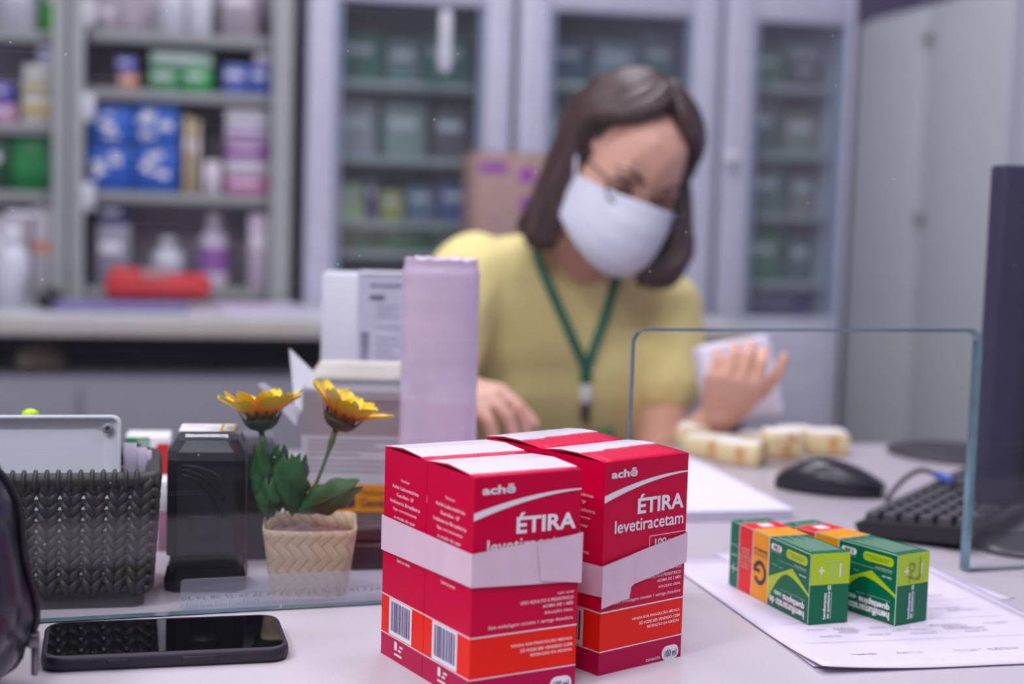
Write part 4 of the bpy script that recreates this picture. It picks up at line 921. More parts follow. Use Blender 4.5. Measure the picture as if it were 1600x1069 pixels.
def leaf(px, py, tx, ty, wd, bend, seed, dy=0):
    A, B = Vector(lp(px, py, yp + dy)), Vector(lp(tx, ty, yp + dy - .012)); ax = B - A; ln = ax.length; ax.normalize()
    side = ax.cross(Vector((0, -1, 0))).normalized(); nn = side.cross(ax); rnd = random.Random(seed); mb = MB()
    def fn(u, v):
        s_ = u * 2 - 1; lob = wd * (sin(pi * (v * .92 + .04)) ** .75) * (.78 + .22 * abs(sin(v * 3.2 * pi + seed)))
        return A + ax * (ln * v + .004 * abs(s_) * v) + side * s_ * lob + nn * (bend * sin(v * pi) - .006 * s_ * s_ + .0015 * sin(9 * v + 3 * s_))
    mb.grid(fn, 10, 20, 0, thick=.0004); mb.tube([A + ax * ln * k / 8 + nn * (bend * sin(k / 8 * pi) + .0004) for k in range(8)], .0007, 5); mb.build('leaf', LEAF, pot)
leaf(417, 812, 404, 705, .0098, .004, 1); leaf(425, 808, 438, 706, .0105, -.002, 2, .006); leaf(418, 812, 420, 760, .010, .006, 5, -.006)
leaf(456, 806, 450, 722, .0155, .004, 3, -.004); leaf(462, 800, 554, 762, .0135, .003, 4, -.004); leaf(445, 800, 470, 722, .010, -.002, 7, .01); leaf(436, 800, 436, 745, .010, 0, 8, .008)

# ------------------------------------------------------------------ ruler leaning on the back of the glass
A = GP.hit(282, 930, .003); ru = A[0]
t = thing('ruler', 'transparent plastic ruler standing on edge against the glass below the pot', 'ruler', GP.pt(ru, .0025, DZ), GP.a)
prof = [(x + .155, y + .0115) for x, y in rrect(.31, .022, .003, 3)]
Mr = Matrix.Rotation(R(92), 4, 'X')
layered(MB(), [(prof, -.0022), (prof, 0)], 0, False, Mr).build('ruler_body', RULERM, t)
mb = MB(); f = Face(mb, (.31, .0045, 0), (-1, 0, 0), (0, 0, 1), .31, .023, .0003)
for k in range(0, 301, 2):
    u = 1 - (.005 + k * .001) / .31; f.rect(u - .0004, .03, u + .0004, .12 + (.1 if k % 10 == 0 else 0), 0)
for k in range(0, 31):
    u = 1 - (.005 + (30 - k) * .01) / .31; f.text(str(k), u - (.011 if k > 9 else .005), .28, u + (.011 if k > 9 else .005), .40, 0)
f.rect(.01, .44, .99, .452, 0)
mb.build('scale_marks', mat('scale_ink', (70, 70, 84), .6), t)

# ------------------------------------------------------------------ cartons and roll behind the pot
A = atY(468, 606, 1.30); B = atY(634, 606, 1.30); wd = B.x - A.x; h = A.z - DZ
t = thing('medicine_carton', 'opened white generic medicine box with yellow and red bands behind the flowers', 'medicine box', ((A.x + B.x) / 2, 1.335, DZ), R(4))
LG = mat('carton_grey_white', (204, 200, 206), .5); dp = .06
mb = MB()
X, Y = wd / 2, dp / 2
for (a_, b_) in (((-X, -Y), (X, -Y)), ((X, -Y), (X, Y)), ((X, Y), (-X, Y)), ((-X, Y), (-X, -Y))):
    d = Vector((b_[1] - a_[1], a_[0] - b_[0], 0)).normalized() * -.0006
    mb.add([(a_[0], a_[1], 0), (b_[0], b_[1], 0), (b_[0], b_[1], h), (a_[0], a_[1], h), (a_[0] + d.x, a_[1] + d.y, 0), (b_[0] + d.x, b_[1] + d.y, 0), (b_[0] + d.x, b_[1] + d.y, h), (a_[0] + d.x, a_[1] + d.y, h)], [(0, 1, 2, 3), (7, 6, 5, 4), (3, 2, 6, 7)], 0)
mb.add([(-X, -Y, .001), (X, -Y, .001), (X, Y, .001), (-X, Y, .001)], [(0, 1, 2, 3)], 0); mb.build('carton_body', LG, t)
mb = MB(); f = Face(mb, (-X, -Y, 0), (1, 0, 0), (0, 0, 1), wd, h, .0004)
zv = lambda py: (atY(550, py, 1.305).z - DZ) / h
f.rect(0, zv(680), 1, zv(612), 4); f.rect(.45, zv(630), .95, zv(627), 5); f.rect(.5, zv(638), .9, zv(635), 5)  # taupe band: shade under the flap put into the face colour
for k, py in enumerate((690, 697, 704, 712, 722, 730, 738)): f.rect(.06, zv(py), (.9, .7, .86, .55, .9, .92, .8)[k], zv(py - 2.5), 5)
f.rect(0, zv(800), 1, zv(757), 0); f.rect(0, zv(840), 1, zv(801), 1); f.text('VENDA SOB', .45, zv(813), .82, zv(806), 3)
f.text('G', .30, zv(794), .52, zv(765), 2, bold=.05); f.text('Medicamento', .56, zv(774), .96, zv(764), 2); f.text('Genérico', .56, zv(792), .96, zv(778), 2, bold=.02)
mb.build('printing', [AMB, RED, INK, WHITE, mat('taupe_shade', (160, 148, 150), .5), mat('grey_print', (150, 144, 160), .7)], t)
MB().grid(lambda u, v: (-X + .012 * v * (1 - u) + wd * u * (1 - .0 * v), Y - .004 + .012 * v, h + .017 * v), 6, 4, 0, thick=.0006).build('lid_flap', mat('flap_beige', (206, 200, 190), .6), t)
inv = (Matrix.Translation(t.location) @ Matrix.Rotation(R(4), 4, 'Z')).inverted()
P1 = [inv @ atY(*q) for q in ((462, 655, 1.31), (497, 600, 1.33), (490, 582, 1.335), (452, 545, 1.34))]
mb = MB(); mb.add(P1, [(0, 1, 2, 3)], 0); mb.add([p + Vector((.0004, .0008, 0)) for p in P1], [(3, 2, 1, 0)], 0); mb.build('side_flap', mat('flap_white', (216, 214, 222), .5), t)
P2 = [inv @ atY(*q) for q in ((462, 665, 1.30), (468, 640, 1.31), (412, 598, 1.285), (402, 600, 1.28))]
mb = MB(); mb.add(P2, [(0, 1, 2, 3)], 0); mb.add([p + Vector((.0004, .0008, 0)) for p in P2], [(3, 2, 1, 0)], 0); mb.build('side_flap', mat('flap_white', (216, 214, 222), .5), t)

A = atY(500, 428, 1.46); B = atY(660, 428, 1.46); wd = B.x - A.x; h = A.z - DZ
t = thing('medicine_carton', 'tall plain white carton with a grey barcode label behind the opened box', 'box', ((A.x + B.x) / 2, 1.50, DZ), R(3))
mb = MB().box((0, 0, h / 2), (wd, .07, h), 0, .001, 1); mb.box((.02, -.01, h + .0015), (wd * .7, .05, .0012)); mb.build('carton_body', mat('carton_white', (214, 212, 222), .5, var=.02), t)
mb = MB(); f = Face(mb, (-wd / 2, -.035, 0), (1, 0, 0), (0, 0, 1), wd, h, .0004); zv = lambda py: (atY(580, py, 1.465).z - DZ) / h; uv_ = lambda px: (px - 500) / 160
f.rect(uv_(556), zv(600), 1, zv(430), 0); f.rect(uv_(575), zv(469), uv_(598), zv(461), 1, 2); f.rect(uv_(575), zv(448), 1, zv(444), 1, 2)
for k, py in enumerate((480, 488, 496, 512, 530, 540, 550, 560)): f.rect(uv_(586), zv(py), uv_((622, 616, 624, 626, 620, 626, 612, 624)[k]), zv(py - 3), 2, 2)
py = 520
while py < 564: f.rect(uv_(562), zv(py + 1.6), uv_(575), zv(py), 1, 2); py += random.choice((2.4, 3.2, 4))
mb.build('printing', [mat('label_lilac', (206, 204, 222), .5), mat('label_ink', (112, 106, 130), .6), mat('label_grey', (170, 166, 186), .6)], t)

C = atY(683, 690, 1.30); zt = atY(686, 404, 1.30).z - DZ; r_ = 60.5 / F * 1.30
t = thing('bag_roll', 'pale pink roll of translucent plastic bags standing upright behind the magenta boxes', 'roll', (C.x, 1.30, DZ), 0)
ROLLM = mat('pink_plastic_film', (228, 206, 230), .32, var=.05, scale=14, bump=.12, sss=.2, stretch=(1, 1, 6))
def rollfn(u, v):
    th = 2 * pi * u; k = r_ * (1 + .012 * sin(3 * th + 4 * v) + .01 * noise.noise(Vector((cos(th) * 2, sin(th) * 2, v * 14))))
    if v > .955: k *= 1 - .055 * min(1, (v - .955) / .02) + .02 * noise.noise(Vector((cos(th) * 6, sin(th) * 6, v * 30)))
    z = zt * v + (.0025 * noise.noise(Vector((cos(th) * 5, sin(th) * 5, 1))) if v > .97 else 0)
    return (k * cos(th), k * sin(th), z)
mb = MB().grid(rollfn, 64, 80, 0)
mb.grid(lambda u, v: (rollfn(u, 1)[0] * (1 - v * .62), rollfn(u, 1)[1] * (1 - v * .62), rollfn(u, 1)[2] - .004 * v), 64, 6, 0)
mb.build('film_layers', ROLLM, t)
q = [(r_ * 1.012 * cos(R(-38)), r_ * 1.012 * sin(R(-38)), zt * k / 20) for k in range(1, 20)]
MB().tube([Vector((x + .0006 * sin(i * 2.1), y, z)) for i, (x, y, z) in enumerate(q)], .0006, 5).build('loose_edge', ROLLM, t)
MB().lathe([(r_ * .36, .002), (r_ * .38, zt - .006), (r_ * .33, zt - .006), (r_ * .32, .002)], 24).build('core_tube', mat('core_card', (170, 150, 130), .8), t)
A = at(536, 890); B = at(606, 890); h = atY(565, 822, A.y).z - DZ
t = thing('ink_pad', 'low black ink pad case behind the straw pot', 'ink pad', ((A.x + B.x) / 2, A.y + .03, DZ), R(8))
MB().box((0, 0, h * .3), ((B.x - A.x), .06, h * .6), 0, .003).build('base', BLACK, t)
MB().box((0, .002, h * .8), ((B.x - A.x) * .97, .058, h * .38), 0, .004).build('lid', mat('pad_lid', (38, 30, 34), .4), t)

# ------------------------------------------------------------------ mouse, keyboard, cable, monitor, pad, little blocks
mp_ = at(1300, 772); t = thing('computer_mouse', 'black computer mouse between the paper stack and the keyboard', 'mouse', (mp_.x, mp_.y + .012, DZ), R(-24))
MSM = mat('mouse_black', (40, 38, 48), .3, var=.04)
def mousefn(u, v):
    th = 2 * pi * u; x = -.056 + .112 * v; k = max(0.02, sin(pi * (.04 + .92 * v))) ** .45; hgt = .037 * (sin(pi * min(1, .06 + .80 * v + .0)) ** .6) * (1 - .55 * max(0, v - .3) ** 1.3)
    hw = .031 * k; c_, s_ = cos(th), sin(th)
    return (x, hw * se(c_, .8), max(0.0005, hgt * .22 + (hgt * .78 * se(s_, .75) if s_ > 0 else hgt * .22 * se(s_, .6))))
mb = MB().grid(mousefn, 40, 30, 0)
for vv in (0, 1):
    ring = [mousefn(k / 40, vv) for k in range(40)]; mb.add(ring, [tuple(range(40)) if vv == 1 else tuple(range(39, -1, -1))], 0)
mb.build('body', MSM, t)
MB().tube([(.018, 0, .0262), (.03, 0, .0238)], .0042, 10).build('scroll_wheel', BLACK, t)
MB().tube([Vector(mousefn(.25, k / 20)) + Vector((0, 0, .0002)) for k in range(12, 20)], .0006, 4).build('button_seam', mat('seam_black', (10, 10, 14), .6), t)

k0 = at(1335, 810, .017); ka = R(58); KL, KW = .44, .106
t = thing('keyboard', 'black keyboard with raised rear edge on the desk below the monitor', 'keyboard', (k0.x, k0.y, DZ), ka)   # long side runs along local x, width along -y
KM = mat('keyboard_black', (30, 28, 38), .45); KEYM = mat('key_black', (48, 45, 58), .4)
def kz(y): return .012 + .006 * (1 + y / KW)             # deck rises to its far long edge
mb = MB()
prof = [(0, .0), (0, .019), (-.006, .0205), (-KW, .0125), (-KW - .004, .010), (-KW, .0)]
pr = [(-.006, .0008), (0, .0125), (-.004, .0145), (-KW, .0215), (-KW - .003, .019), (-KW + .004, .0075)]
vs = [(0, y, z) for y, z in pr] + [(KL, y, z) for y, z in pr]; m_ = len(pr)
mb.add(vs, [(i, m_ + i, m_ + (i + 1) % m_, (i + 1) % m_) for i in range(m_)] + [tuple(range(m_)), tuple(range(2 * m_ - 1, m_ - 1, -1))], 0)
mb.build('keyboard_case', KM, t)
for sx_ in (.02, KL - .05): MB().box((sx_, -KW + .022, .0033), (.012, .012, .0066), 0, .001).build('foot', KM, t)
kb_ = bmesh.new(); bmesh.ops.create_cube(kb_, size=1)
for v in kb_.verts:
    k = .78 if v.co.z > 0 else 1; v.co = Vector((v.co.x * .0175 * k, v.co.y * .0168 * k, v.co.z * .008))
bmesh.ops.bevel(kb_, geom=list(kb_.edges), offset=.001, segments=1, affect='EDGES')
km_ = bpy.data.meshes.new('key'); kb_.to_mesh(km_); kb_.free(); km_.materials.append(KEYM)
for r_i in range(6):
    y = -.012 - r_i * .0165
    for c_i in range(16):
        if r_i == 5 and c_i in (4, 5, 6, 7): continue
        o = bpy.data.objects.new('key', km_); col.objects.link(o); o.parent = t
        o.location = (.022 + c_i * .0262, y, .0145 - (y + .004) * (.007 / .102) + .0032); o.scale = (1.32, .86, 1); o.rotation_euler = (R(-3.9), 0, 0)
o = MB().box((0, 0, 0), (.1, .0144, .008), 0, .0015, 1).build('space_bar', KEYM, t, (.022 + 5.5 * .0262, -.012 - 5 * .0165, .0238))

def smooth_path(P, n=8):
    out = []
    for i in range(len(P) - 1):
        a_, b_, c_, d_ = P[max(i - 1, 0)], P[i], P[i + 1], P[min(i + 2, len(P) - 1)]
        for k in range(n):
            t_ = k / n; out.append(.5 * ((2 * b_) + (c_ - a_) * t_ + (2 * a_ - 5 * b_ + 4 * c_ - d_) * t_ ** 2 + (3 * b_ - a_ - 3 * c_ + d_) * t_ ** 3))
    return out + [P[-1]]
pts = [at(1386, 786, .003), at(1392, 772, .008), at(1414, 748, .02), at(1440, 735, .028), at(1468, 744, .031), at(1500, 757, .032), at(1528, 768, .033)]
t = thing('cable', 'thin dark cable looping up beside and over the keyboard', 'cable', (pts[0].x, pts[0].y, DZ))
MB().tube(smooth_path(pts), .0026, 8).build('cable_sheath', mat('cable_grey', (54, 50, 62), .5), t, world=True)
sp_ = smooth_path(pts); q = sp_[34]
MB().tube([sp_[31], sp_[34], sp_[37]], .0042, 10).build('connector', mat('connector_blue', (60, 100, 190), .4), t, world=True)

# monitor seen from behind
my = 1.36; A = atY(1553, 256, my); B = atY(1521, 792, my); mz0, mz1 = B.z, A.z; mw = .5
MY = R(17); mc = Vector((A.x, my, DZ)) + Vector((cos(MY), sin(MY), 0)) * .262 + Vector((-sin(MY), cos(MY), 0)) * .006
t = thing('monitor', 'dark computer monitor seen from behind at the right edge', 'monitor', mc, MY)
MONM = mat('monitor_plastic', (44, 39, 64), .6, spec=.3, var=.04); MOND = mat('monitor_dark', (28, 23, 42), .7, spec=.2)
H0, H1 = mz0 - DZ, mz1 - DZ
MB().box((0, .006, (H0 + H1) / 2), (mw, .024, H1 - H0), 0, .004).build('bezel', MONM, t)
MB().box((.012, -.016, (H0 + H1) / 2), (mw - .04, .026, H1 - H0 - .02), 0, .01).box((.02, -.034, (H0 + H1) / 2 - .02), (mw - .14, .02, H1 - H0 - .12), 0, .009).build('back_shell', MOND, t)
MB().box((0, .0185, (H0 + H1) / 2 + .006), (mw - .024, .001, H1 - H0 - .036)).build('screen', mat('screen_off', (12, 12, 18), .1), t)
mb = MB(); mb.box((.0, -.034, .105), (.06, .018, .20), 0, .004); neck = mb.build('stand_neck', MOND, t)
bs_ = GP.pt(.915, .060, DZ); lb = Matrix.Rotation(-MY, 4, 'Z') @ (bs_ - t.location)
bmb = MB(); layered(bmb, [(rrect(.236, .084, .038), 0), (rrect(.24, .088, .04), .0015), (rrect(.24, .088, .04), .004), (rrect(.23, .078, .036), .006)], 0, True, Matrix.Translation((lb.x, lb.y, 0)) @ Matrix.Rotation(GP.a - MY, 4, 'Z'))
bmb.build('stand_base', mat('stand_grey', (52, 52, 60), .35), neck)
pc = Vector((.548, 1.862))
tag(MB().lathe([(0, 0), (.082, 0), (.084, .002), (.082, .004), (0, .0042)], 48).build('mouse_pad', mat('pad_dark', (50, 46, 56), .6), loc=(pc.x, pc.y, DZ)), 'dark round mouse pad at the far edge of the desk behind the keyboard', 'mouse pad')

# little cream packs near the woman's hand
CRM = mat('cream_card', (226, 206, 160), .6, var=.08); CRT = mat('white_card', (240, 236, 230), .6, var=.03); TAN = mat('tan_card', (206, 160, 110), .6)
def pack(px, py, z, w_, d_, h_, yaw, label, top=1):
    p = at(px, py, z)
    mb = MB(); mb.box((0, 0, h_ / 2), (w_, d_, h_), 0, .002, 1); mb.box((0, 0, h_ + .0008), (w_ * .92, d_ * .92, .003), 1, .001, 1); mb.box((w_ * .1, -d_ / 2 - .0003, h_ / 2), (w_ * .22, .0012, h_ * .8), 2)
    return tag(mb.build('cream_pack', [CRM, CRT, TAN], loc=(p.x, p.y, DZ + z), rot=(0, 0, R(yaw))), label, 'pack', 'little cream packs beside the hand')
pack(1158, 724, .0005, .05, .04, .024, -28, 'small cream pack nearest the camera, front right of the left cluster')
pack(1112, 712, .0005, .06, .04, .022, -20, 'small cream pack with white top just left of the nearest one')
pack(1086, 696, .0005, .044, .04, .024, -12, 'leftmost small cream pack, close behind the rear magenta box')
pack(1180, 704, .0005, .046, .04, .02, -18, 'small cream pack in the middle, directly behind the nearest one')
pack(1222, 714, .0005, .046, .038, .024, -10, 'small cream pack behind the left end of the mouse')
pack(1240, 700, .0005, .044, .034, .024, 6, 'small cream pack behind the mouse, second from the right end')
pack(1288, 708, .0005, .05, .04, .026, 4, 'rightmost small cream pack on the desk')
pack(1222, 693, .027, .042, .032, .014, 14, 'small white topped pack lying on top of the cream ones behind the mouse')

# ------------------------------------------------------------------ the woman and her chair
def wp(px, py, y): return atY(px, py, y)
CX, CY = .07, 2.34
chair = thing('office_chair', 'dark navy office chair the woman in the yellow shirt sits on', 'chair', (CX, CY, 0), R(8))
NAVY = mat('navy_fabric', (44, 44, 70), .7, bump=.2)
MB().box((0, -.02, .44), (.48, .46, .08), 0, .03, 4).build('seat', NAVY, chair)
MB().grid(lambda u, v: ((u - .5) * (.49 - .08 * v * v), .20 + .05 * v - .035 * (1 - (2 * u - 1) ** 2), .52 + .33 * v), 16, 12, 0, thick=.045).build('backrest', NAVY, chair)
MB().tube([(0, .1, .40), (0, .25, .42), (0, .285, .6)], .02, 8).build('back_bar', BLACK, chair)
MB().tube([(0, 0, .1), (0, 0, .40)], .028, 12).build('column', BLACK, chair)
for k in range(5):
    b = 2 * pi * k / 5 + .3; MB().tube([(0, 0, .1), (.29 * cos(b), .29 * sin(b), .075)], [.024, .016], 8).build('leg', BLACK, chair)
    MB().tube([(.29 * cos(b) - .012 * sin(b), .29 * sin(b) + .012 * cos(b), .03), (.29 * cos(b) + .012 * sin(b), .29 * sin(b) - .012 * cos(b), .03)], .03, 14).build('castor', BLACK, chair)

PP = Vector((CX, CY - .05, 0))
woman = thing('person', 'seated woman in yellow t-shirt, white face mask and green lanyard, looking down at a packet', 'person', PP)
SKIN = mat('skin', (222, 170, 148), .5, var=.04, sss=.15); SHIRT = mat('yellow_cotton', (240, 224, 152), .8, var=.04, scale=14, bump=.15)
HC = wp(972, 272, 2.0)
HM = Matrix.Translation(HC) @ Matrix.Rotation(R(24), 4, 'Z') @ Matrix.Rotation(R(17), 4, 'Y') @ Matrix.Rotation(R(24), 4, 'X') @ Matrix.Scale(.94, 4)
body = MB()
def H_(x, y, z): return HM @ Vector((x, y, z))
def hh_(cs): body.bm(hull(cs), 0, True, HM)
hh_([((0, .012, .03), (.074, .092, .088))])
hh_([((0, -.03, .045), .06), ((.034, -.042, -.02), .035), ((-.034, -.042, -.02), .035), ((0, -.068, -.088), .02), ((.05, .0, -.052), .02), ((-.05, .0, -.052), .02)])
hh_([((0, -.09, .004), .007), ((0, -.108, -.03), .011), ((.012, -.095, -.034), .008), ((-.012, -.095, -.034), .008)])
for s_ in (-1, 1):
    hh_([((s_ * .03, -.08, .024), (.02, .011, .006))]); hh_([((s_ * .077, .012, .008), (.006, .014, .016)), ((s_ * .074, .004, -.022), (.005, .008, .008))])
SR, SL = wp(738, 432, 2.04), wp(1040, 482, 2.14)              # her right and left shoulders
NB = wp(884, 405, 2.10)
ER, WR = Vector((-.15, 1.95, DZ - .025)), Vector((-.082, 1.75, DZ + .076))
EL, WL = Vector((.205, 2.07, DZ - .075)), Vector((.258, 1.846, DZ + .044))
CH1 = Vector((.075, 2.14, DZ + .06)); WA = Vector((.075, 2.22, DZ - .08)); PV = Vector((CX, 2.29, .592))
body.bm(hull([(NB + Vector((.0, .012, -.03)), .056), (H_(0, .03, -.05), .052)]), 0, True)
def torso(mb, g):
    mb.bm(hull([(SR + Vector((.02, .01, -.01)), .046 + g), (SL + Vector((-.02, .01, -.005)), .044 + g), (NB + Vector((0, .02, -.02)), .05 + g), (CH1 + Vector((-.085, .0, .02)), (.085 + g, .09 + g, .09 + g)), (CH1 + Vector((.055, .02, 0)), (.08 + g, .09 + g, .09 + g))], 3), 0, True)
    mb.bm(hull([(CH1 + Vector((-.075, 0, 0)), (.085 + g, .09 + g, .09 + g)), (CH1 + Vector((.06, .01, 0)), (.08 + g, .09 + g, .09 + g)), (WA + Vector((-.06, 0, 0)), .085 + g), (WA + Vector((.06, 0, 0)), .085 + g)], 3), 0, True)
    mb.bm(hull([(WA + Vector((-.05, 0, 0)), .09 + g), (WA + Vector((.05, 0, 0)), .09 + g), (PV + Vector((-.08, 0, 0)), .095 + g), (PV + Vector((.08, 0, 0)), .095 + g)], 3), 0, True)
torso(body, 0)
def limb(mb, pts): 
    for (a_, ra), (b_, rb) in zip(pts, pts[1:]): mb.bm(hull([(a_, ra), (b_, rb)]), 0, True)
limb(body, [(SR, .047), (SR.lerp(ER, .55), .041), (ER, .036), (ER.lerp(WR, .35), .035), (WR, .022)])
limb(body, [(SL, .045), (SL.lerp(EL, .55), .040), (EL, .035), (EL.lerp(WL, .35), .034), (WL, .022)])
for s_ in (-1, 1):                                            # legs under the desk
    hp = PV + Vector((s_ * .09, -.03, -.008)); kn = PV + Vector((s_ * .11, -.42, -.02)); an = Vector((kn.x + s_ * .02, kn.y + .03, .09))
    limb(body, [(hp, .085), (kn, .058), (an, .038)])
    body.bm(hull([(an + Vector((0, .02, -.05)), .035), (an + Vector((0, -.14, -.065)), .024)]), 0, True)
def hand(wrist, fwd, back, thumb_side, curl, sc=.9, spread=.10, tcurl=.5):
    fwd = Vector(fwd).normalized(); back = Vector(back); back = (back - fwd * back.dot(fwd)).normalized(); side = fwd.cross(back) * thumb_side   # towards the thumb
    P = lambda x, y, z: wrist + (side * x + fwd * y + back * z) * sc
    body.bm(hull([(P(.016, .004, 0), .017 * sc), (P(-.014, .004, 0), .017 * sc), (P(.033, .085, 0), .0115 * sc), (P(-.034, .078, 0), .0105 * sc), (P(.03, .035, -.006), .015 * sc), (P(-.028, .03, -.006), .014 * sc)]), 0, True)
    for k, (x, ln) in enumerate(((.033, .070), (.011, .079), (-.011, .073), (-.032, .057))):
        y0 = (.086, .089, .086, .079)[k]; a_ = 0; p = P(x, y0, 0); rr_ = .0092 * sc; ang = (1.5 - k) * spread
        dirx = side * sin(ang) + fwd * cos(ang)
        for j, (fr_, rj) in enumerate(((.45, .0088), (.31, .008), (.24, .0068))):
            a_ += curl[j] * (1 + .06 * k); d = dirx * cos(a_) - back * sin(a_); q = p + d * ln * fr_ * sc
            body.bm(hull([(p, rr_), (q, rj * sc)]), 0, True); p, rr_ = q, rj * sc
    p = P(.026, .026, -.008); a_ = 1.0
    for j, (ln, rj) in enumerate(((.040, .0125), (.032, .0098), (.027, .0078))):
        d = (side * cos(a_ * .9) + fwd * sin(a_ * .9)) * cos(tcurl * j * .5) - back * (.25 + sin(tcurl * j * .5)); d.normalize(); q = p + d * ln * sc
        body.bm(hull([(p, (.0145, .0118, .0095)[j] * sc), (q, rj * sc)]), 0, True); p = q; a_ += .28
hand(WL, (.10, -.66, .72), (-.1, -1, -.1), 1, (.72, .85, .6), .79, .0, .5)
hand(WR, (.55, -.66, -.05), (.1, -.5, .9), -1, (.5, .7, .5), .9, .08)
fuse(body, 'body', SKIN, woman, .0032, 5)
# shirt
sh = MB(); torso(sh, .011)
limb(sh, [(SR, .060), (SR.lerp(ER, .34), .060), (SR.lerp(ER, .58), .062)])
limb(sh, [(SL, .056), (SL.lerp(EL, .22), .057), (SL.lerp(EL, .42), .060)])
def cloth(c, n):
    k = .0035 * noise.noise(Vector((c.x * 18, c.y * 18, c.z * 9))) + .005 * noise.noise(Vector((c.x * 7 + 3, c.y * 7, c.z * 14)))
    return n * k
shirt = fuse(sh, 't_shirt', SHIRT, woman, .006, 6, disp=cloth)
dg = bpy.context.evaluated_depsgraph_get(); bpy.context.view_layer.update()
sbvh = BVHTree.FromPolygons([v.co.copy() for v in shirt.data.vertices], [tuple(p.vertices) for p in shirt.data.polygons])
# trousers and shoes
tz = MB()
tz.bm(hull([(PV + Vector((-.08, 0, 0)), .104), (PV + Vector((.08, 0, 0)), .104)], 3), 0, True)
for s_ in (-1, 1):
    hp = PV + Vector((s_ * .09, -.03, -.008)); kn = PV + Vector((s_ * .11, -.42, -.02)); an = Vector((kn.x + s_ * .02, kn.y + .03, .11)); limb(tz, [(hp, .096), (kn, .068), (an, .058)])
fuse(tz, 'trousers', mat('dark_denim', (46, 50, 74), .8, bump=.1), woman, .008, 4)
for s_ in (-1, 1):
    kn = PV + Vector((s_ * .11, -.42, -.02)); an = Vector((kn.x + s_ * .02, kn.y + .03, .09))
    MB().bm(hull([(an + Vector((0, .03, -.048)), .04), (an + Vector((0, -.15, -.062)), .027), (an + Vector((0, 0, -.02)), .04)]), 0, True).build('shoe', BLACK, woman, world=True)
# face mask
MSK = mat('mask_white', (226, 230, 244), .7, var=.02)
def maskfn(u, v):
    t_ = u * 2 - 1; yc = (-.108 - .022 * sin(pi * min(1, .12 + .75 * v)) if v < .8 else -.108 - .022 * sin(pi * .72) + (v - .8) * .09)
    zc = .004 - .112 * v; zs = -.016 - .056 * v
    x = .074 * sin(t_ * 1.25) / sin(1.25); k = cos(t_ * pi / 2 * .97) ** .72
    y = -.012 + (yc + .012) * k - .0022 * abs(((v * 3.5) % 1) - .5) * k
    z = zc + (zs - zc) * abs(t_) ** 1.7
    return (x, y, z)
mask_ = MB().grid(maskfn, 28, 28, 0, HM, thick=.0012).build('face_mask', MSK, woman, world=True)
for s_ in (0, 1):
    sg = -1 if s_ == 0 else 1; a_ = maskfn(s_, .04); b_ = maskfn(s_, .96)
    P = [Vector(a_), Vector((sg * .082, -.002, .012)), Vector((sg * .083, .022, .014)), Vector((sg * .08, .026, -.014)), Vector((sg * .078, .006, -.04)), Vector(b_)]
    MB().tube([H_(*q) for q in smooth_path(P, 6)], .0022, 6).build('ear_loop', MSK, mask_)
# eyes, brows, glasses
for s_ in (-1, 1):
    MB().bm(hull([((s_ * .031, -.0815, .007), (.0135, .010, .0075))]), 0, True, HM).build('eye', mat('eye_lid', (120, 76, 62), .4), woman, world=True)
    MB().tube([H_(s_ * (.014 + .036 * k / 6), -.0945 + .022 * (k / 6) ** 2, .0245 + .006 * sin(pi * k / 6)) for k in range(7)], [.0022, .003, .003, .0028, .0024, .002, .0012], 6).build('eyebrow', mat('brow_brown', (58, 40, 36), .8), woman, world=True)
gl = MB()
for s_ in (-1, 1):
    gl.tube([H_(s_ * .034 + .025 * se(cos(R(a_)), .8), -.104 + .012 * abs(cos(R(a_)) + s_ * .0) ** 2 * (1 if cos(R(a_)) * s_ > 0 else .2), .004 + .018 * se(sin(R(a_)), .8)) for a_ in range(0, 361, 20)], .0014, 6)
    gl.tube([H_(s_ * .059, -.092, .010), H_(s_ * .076, -.05, .012), H_(s_ * .079, .012, .014)], .0014, 6)
gl.tube([H_(-.009, -.104, .008), H_(0, -.107, .010), H_(.009, -.104, .008)], .0014, 6)
gl.build('glasses', mat('glasses_frame', (52, 38, 44), .3), woman, world=True)
# hair: many overlapping locks over a close cap
HAIR = mat('brown_hair', (72, 51, 49), .42, var=.35, scale=60, stretch=(1, 1, .12))
hb = MB(); hb.bm(hull([((0, .026, .032), (.080, .088, .096))], 3), 0, True, HM)
rnd = random.Random(11)
def lock(phi0, lay, drop, end):
    P = []; rs = []; sg = 1 if phi0 >= 0 else -1
    for k in range(11):
        th = R(6 + 90 * k / 10); ph_ = abs(phi0)
        if ph_ < R(84): ph_ = ph_ + (R(84) - ph_) * min(1, (k / 7.6)) ** 2.3
        ph_ = sg * ph_
        rx, ry, rz = .0815 + lay, .100 + lay, .096 + lay
        P.append(H_(rx * sin(th) * sin(ph_), .014 - ry * sin(th) * cos(ph_), .032 + rz * cos(th))); rs.append(.0085 + .003 * k / 10)
    p = P[-1]; d = (P[-1] - P[-2]).normalized(); n = 9
    for k in range(1, n + 1):
        f_ = k / n; q = p + drop * f_ + d * .02 * f_ * (1 - f_) + end * max(0, f_ - .55) ** 2 * 4 + Vector((.003 * sin(5 * f_ + lay * 900), .003 * cos(4 * f_), 0))
        P.append(q); rs.append(.0115 * (1 - .55 * max(0, f_ - .5)))
    hb.tube(P, rs, 6)
